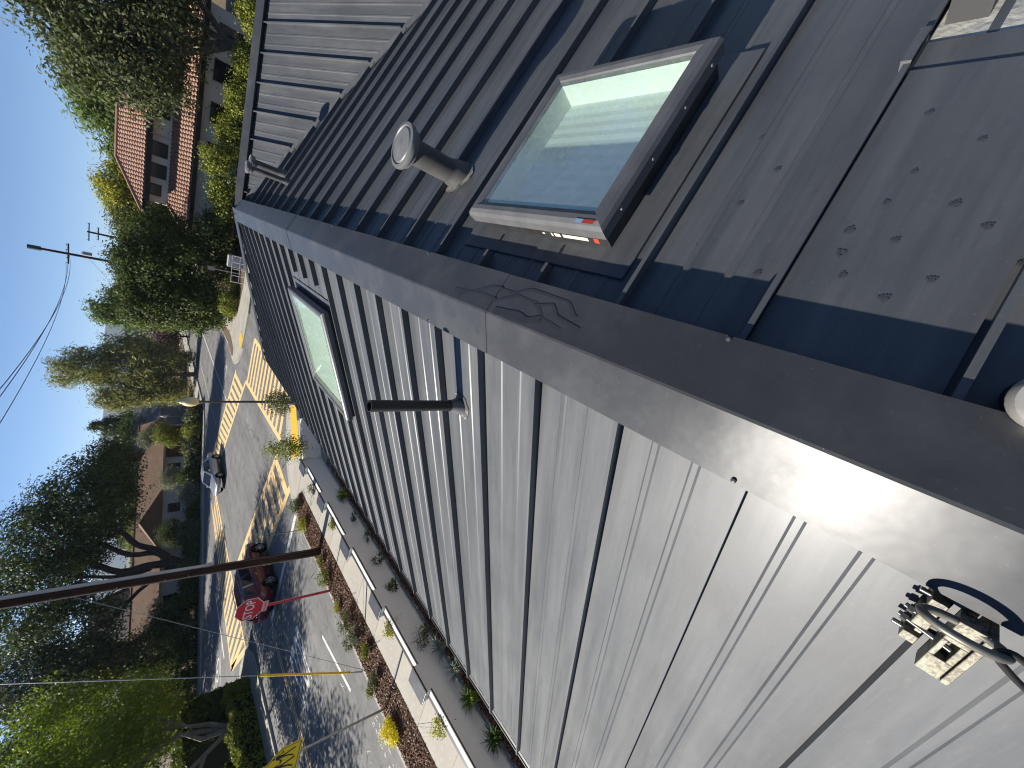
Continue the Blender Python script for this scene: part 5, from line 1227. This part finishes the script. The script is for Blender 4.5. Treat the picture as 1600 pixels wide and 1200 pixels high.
# near jaw: top plate in pieces round a slot
b = MB(); abox(b, .225, .285, YS - .043, YS - .006, .05, .088); abox(b, .34, .395, YS - .043, YS - .006, .05, .088); abox(b, .285, .34, YS - .043, YS - .032, .05, .088); abox(b, .285, .34, YS - .015, YS - .006, .05, .088)
b.build('clamp_jaw', zinc, an, bevel=.0015)
abox(MB(), .225, .395, YS - .058, YS - .0455, .004, .089).build('clamp_side', zinc, an, bevel=.0015)
b = MB(); abox(b, .23, .255, YS + .008, YS + .034, .006, .06); abox(b, .285, .315, YS + .008, YS + .034, .006, .06); abox(b, .345, .37, YS + .008, YS + .034, .006, .06); abox(b, .23, .37, YS + .008, YS + .020, .006, .05)
b.build('clamp_jaw', zinc, an, bevel=.0015)
bs = mat('bolt_steel', (.30, .29, .27), .3, .5, .9)
for u in (.295, .325):
    MB().tube([AL(u, YS - .04, .065) - aO, AL(u, YS + .052, .04) - aO], .006, 10).build('bolt', bs, an, smooth=True)
    MB().tube([AL(u, YS + .036, .044) - aO, AL(u, YS + .046, .0415) - aO], .010, 6).build('nut', bs, an)
for u in (.24, .36):
    MB().tube([AL(u, YS + .02, .034) - aO, AL(u, YS + .05, .034) - aO], .006, 10).build('bolt', bs, an, smooth=True)
rc = AL(.225, YS - .01, .112); eu = (AL(1, 0, 0) - AL(0, 0, 0)).normalized(); ey = Vector((0, 1, 0)); en = (AL(0, 0, 1) - AL(0, 0, 0)).normalized()
e2 = (en * .80 - eu * .25 + ey * .1).normalized()
rp = [rc + ey * .058 * math.cos(2 * math.pi * i / 36) + e2 * .036 * math.sin(2 * math.pi * i / 36) - aO for i in range(36)]
MB().tube(rp, .0085, 10, closed=True).build('ring', steel_d, an, smooth=True)
cO = rc - ey * .058
cbn = empty('carabiner', cO, label='black carabiner hooked through the anchor ring', cat='carabiner')
dirc = (AL(.31, -.43, .07) - AL(.24, -.325, .10)).normalized(); sidec = dirc.cross(en).normalized()
def cpt(a, s): return dirc * a + sidec * s
loop = [cpt(-.012, 0), cpt(-.006, .014), cpt(.03, .021), cpt(.07, .024), cpt(.10, .020), cpt(.115, 0), cpt(.10, -.018), cpt(.07, -.018), cpt(.03, -.016), cpt(-.006, -.012)]
lp2 = []
for i in range(len(loop)):
    p0, p1, p2, p3 = loop[i - 1], loop[i], loop[(i + 1) % len(loop)], loop[(i + 2) % len(loop)]
    for t in (0, .33, .66): lp2.append(.5 * ((2 * p1) + (p2 - p0) * t + (2 * p0 - 5 * p1 + 4 * p2 - p3) * t * t + (3 * p1 - p0 - 3 * p2 + p3) * t ** 3))
MB().tube(lp2, .0065, 10, closed=True).build('frame', blackened, cbn, smooth=True)
MB().tube([cpt(.02, -.017), cpt(.085, -.019)], .009, 10).build('gate_sleeve', blackened, cbn, smooth=True)
st_ = empty('strap', cO + cpt(.112, 0), label='black webbing strap leading from the carabiner out of the picture', cat='strap')
b = MB(); pts = [Vector((0, 0, 0)), dirc * .06 + en * .01, dirc * .16 - en * .0, dirc * .4 + Vector((0, 0, -.02))]
vs = []
for p in pts: vs += [p + sidec * .014 + en * .0015, p - sidec * .014 + en * .0015, p - sidec * .014 - en * .0015, p + sidec * .014 - en * .0015]
b.add(vs, [(4 * i + j, 4 * i + (j + 1) % 4, 4 * i + 4 + (j + 1) % 4, 4 * i + 4 + j) for i in range(3) for j in range(4)] + [(0, 1, 2, 3), (12, 13, 14, 15)])
b.build('webbing', mat('black_webbing', (.015, .015, .016), .8, .2), st_)

# ------------------------------------------------------------------ haze: thin even air round the whole place
hz_m = bpy.data.materials.new('thin_haze'); hz_m.use_nodes = True; t = hz_m.node_tree
for q in list(t.nodes): t.nodes.remove(q)
ho = t.nodes.new('ShaderNodeOutputMaterial'); hv = t.nodes.new('ShaderNodeVolumePrincipled')
hv.inputs['Color'].default_value = (.62, .76, 1.0, 1); hv.inputs['Density'].default_value = 1.1e-4; hv.inputs['Anisotropy'].default_value = .2
t.links.new(hv.outputs[0], ho.inputs['Volume'])
tag(MB().box(-4300, 2900, -3100, 5100, -6.5, 230).build('haze', hz_m), kind='stuff')
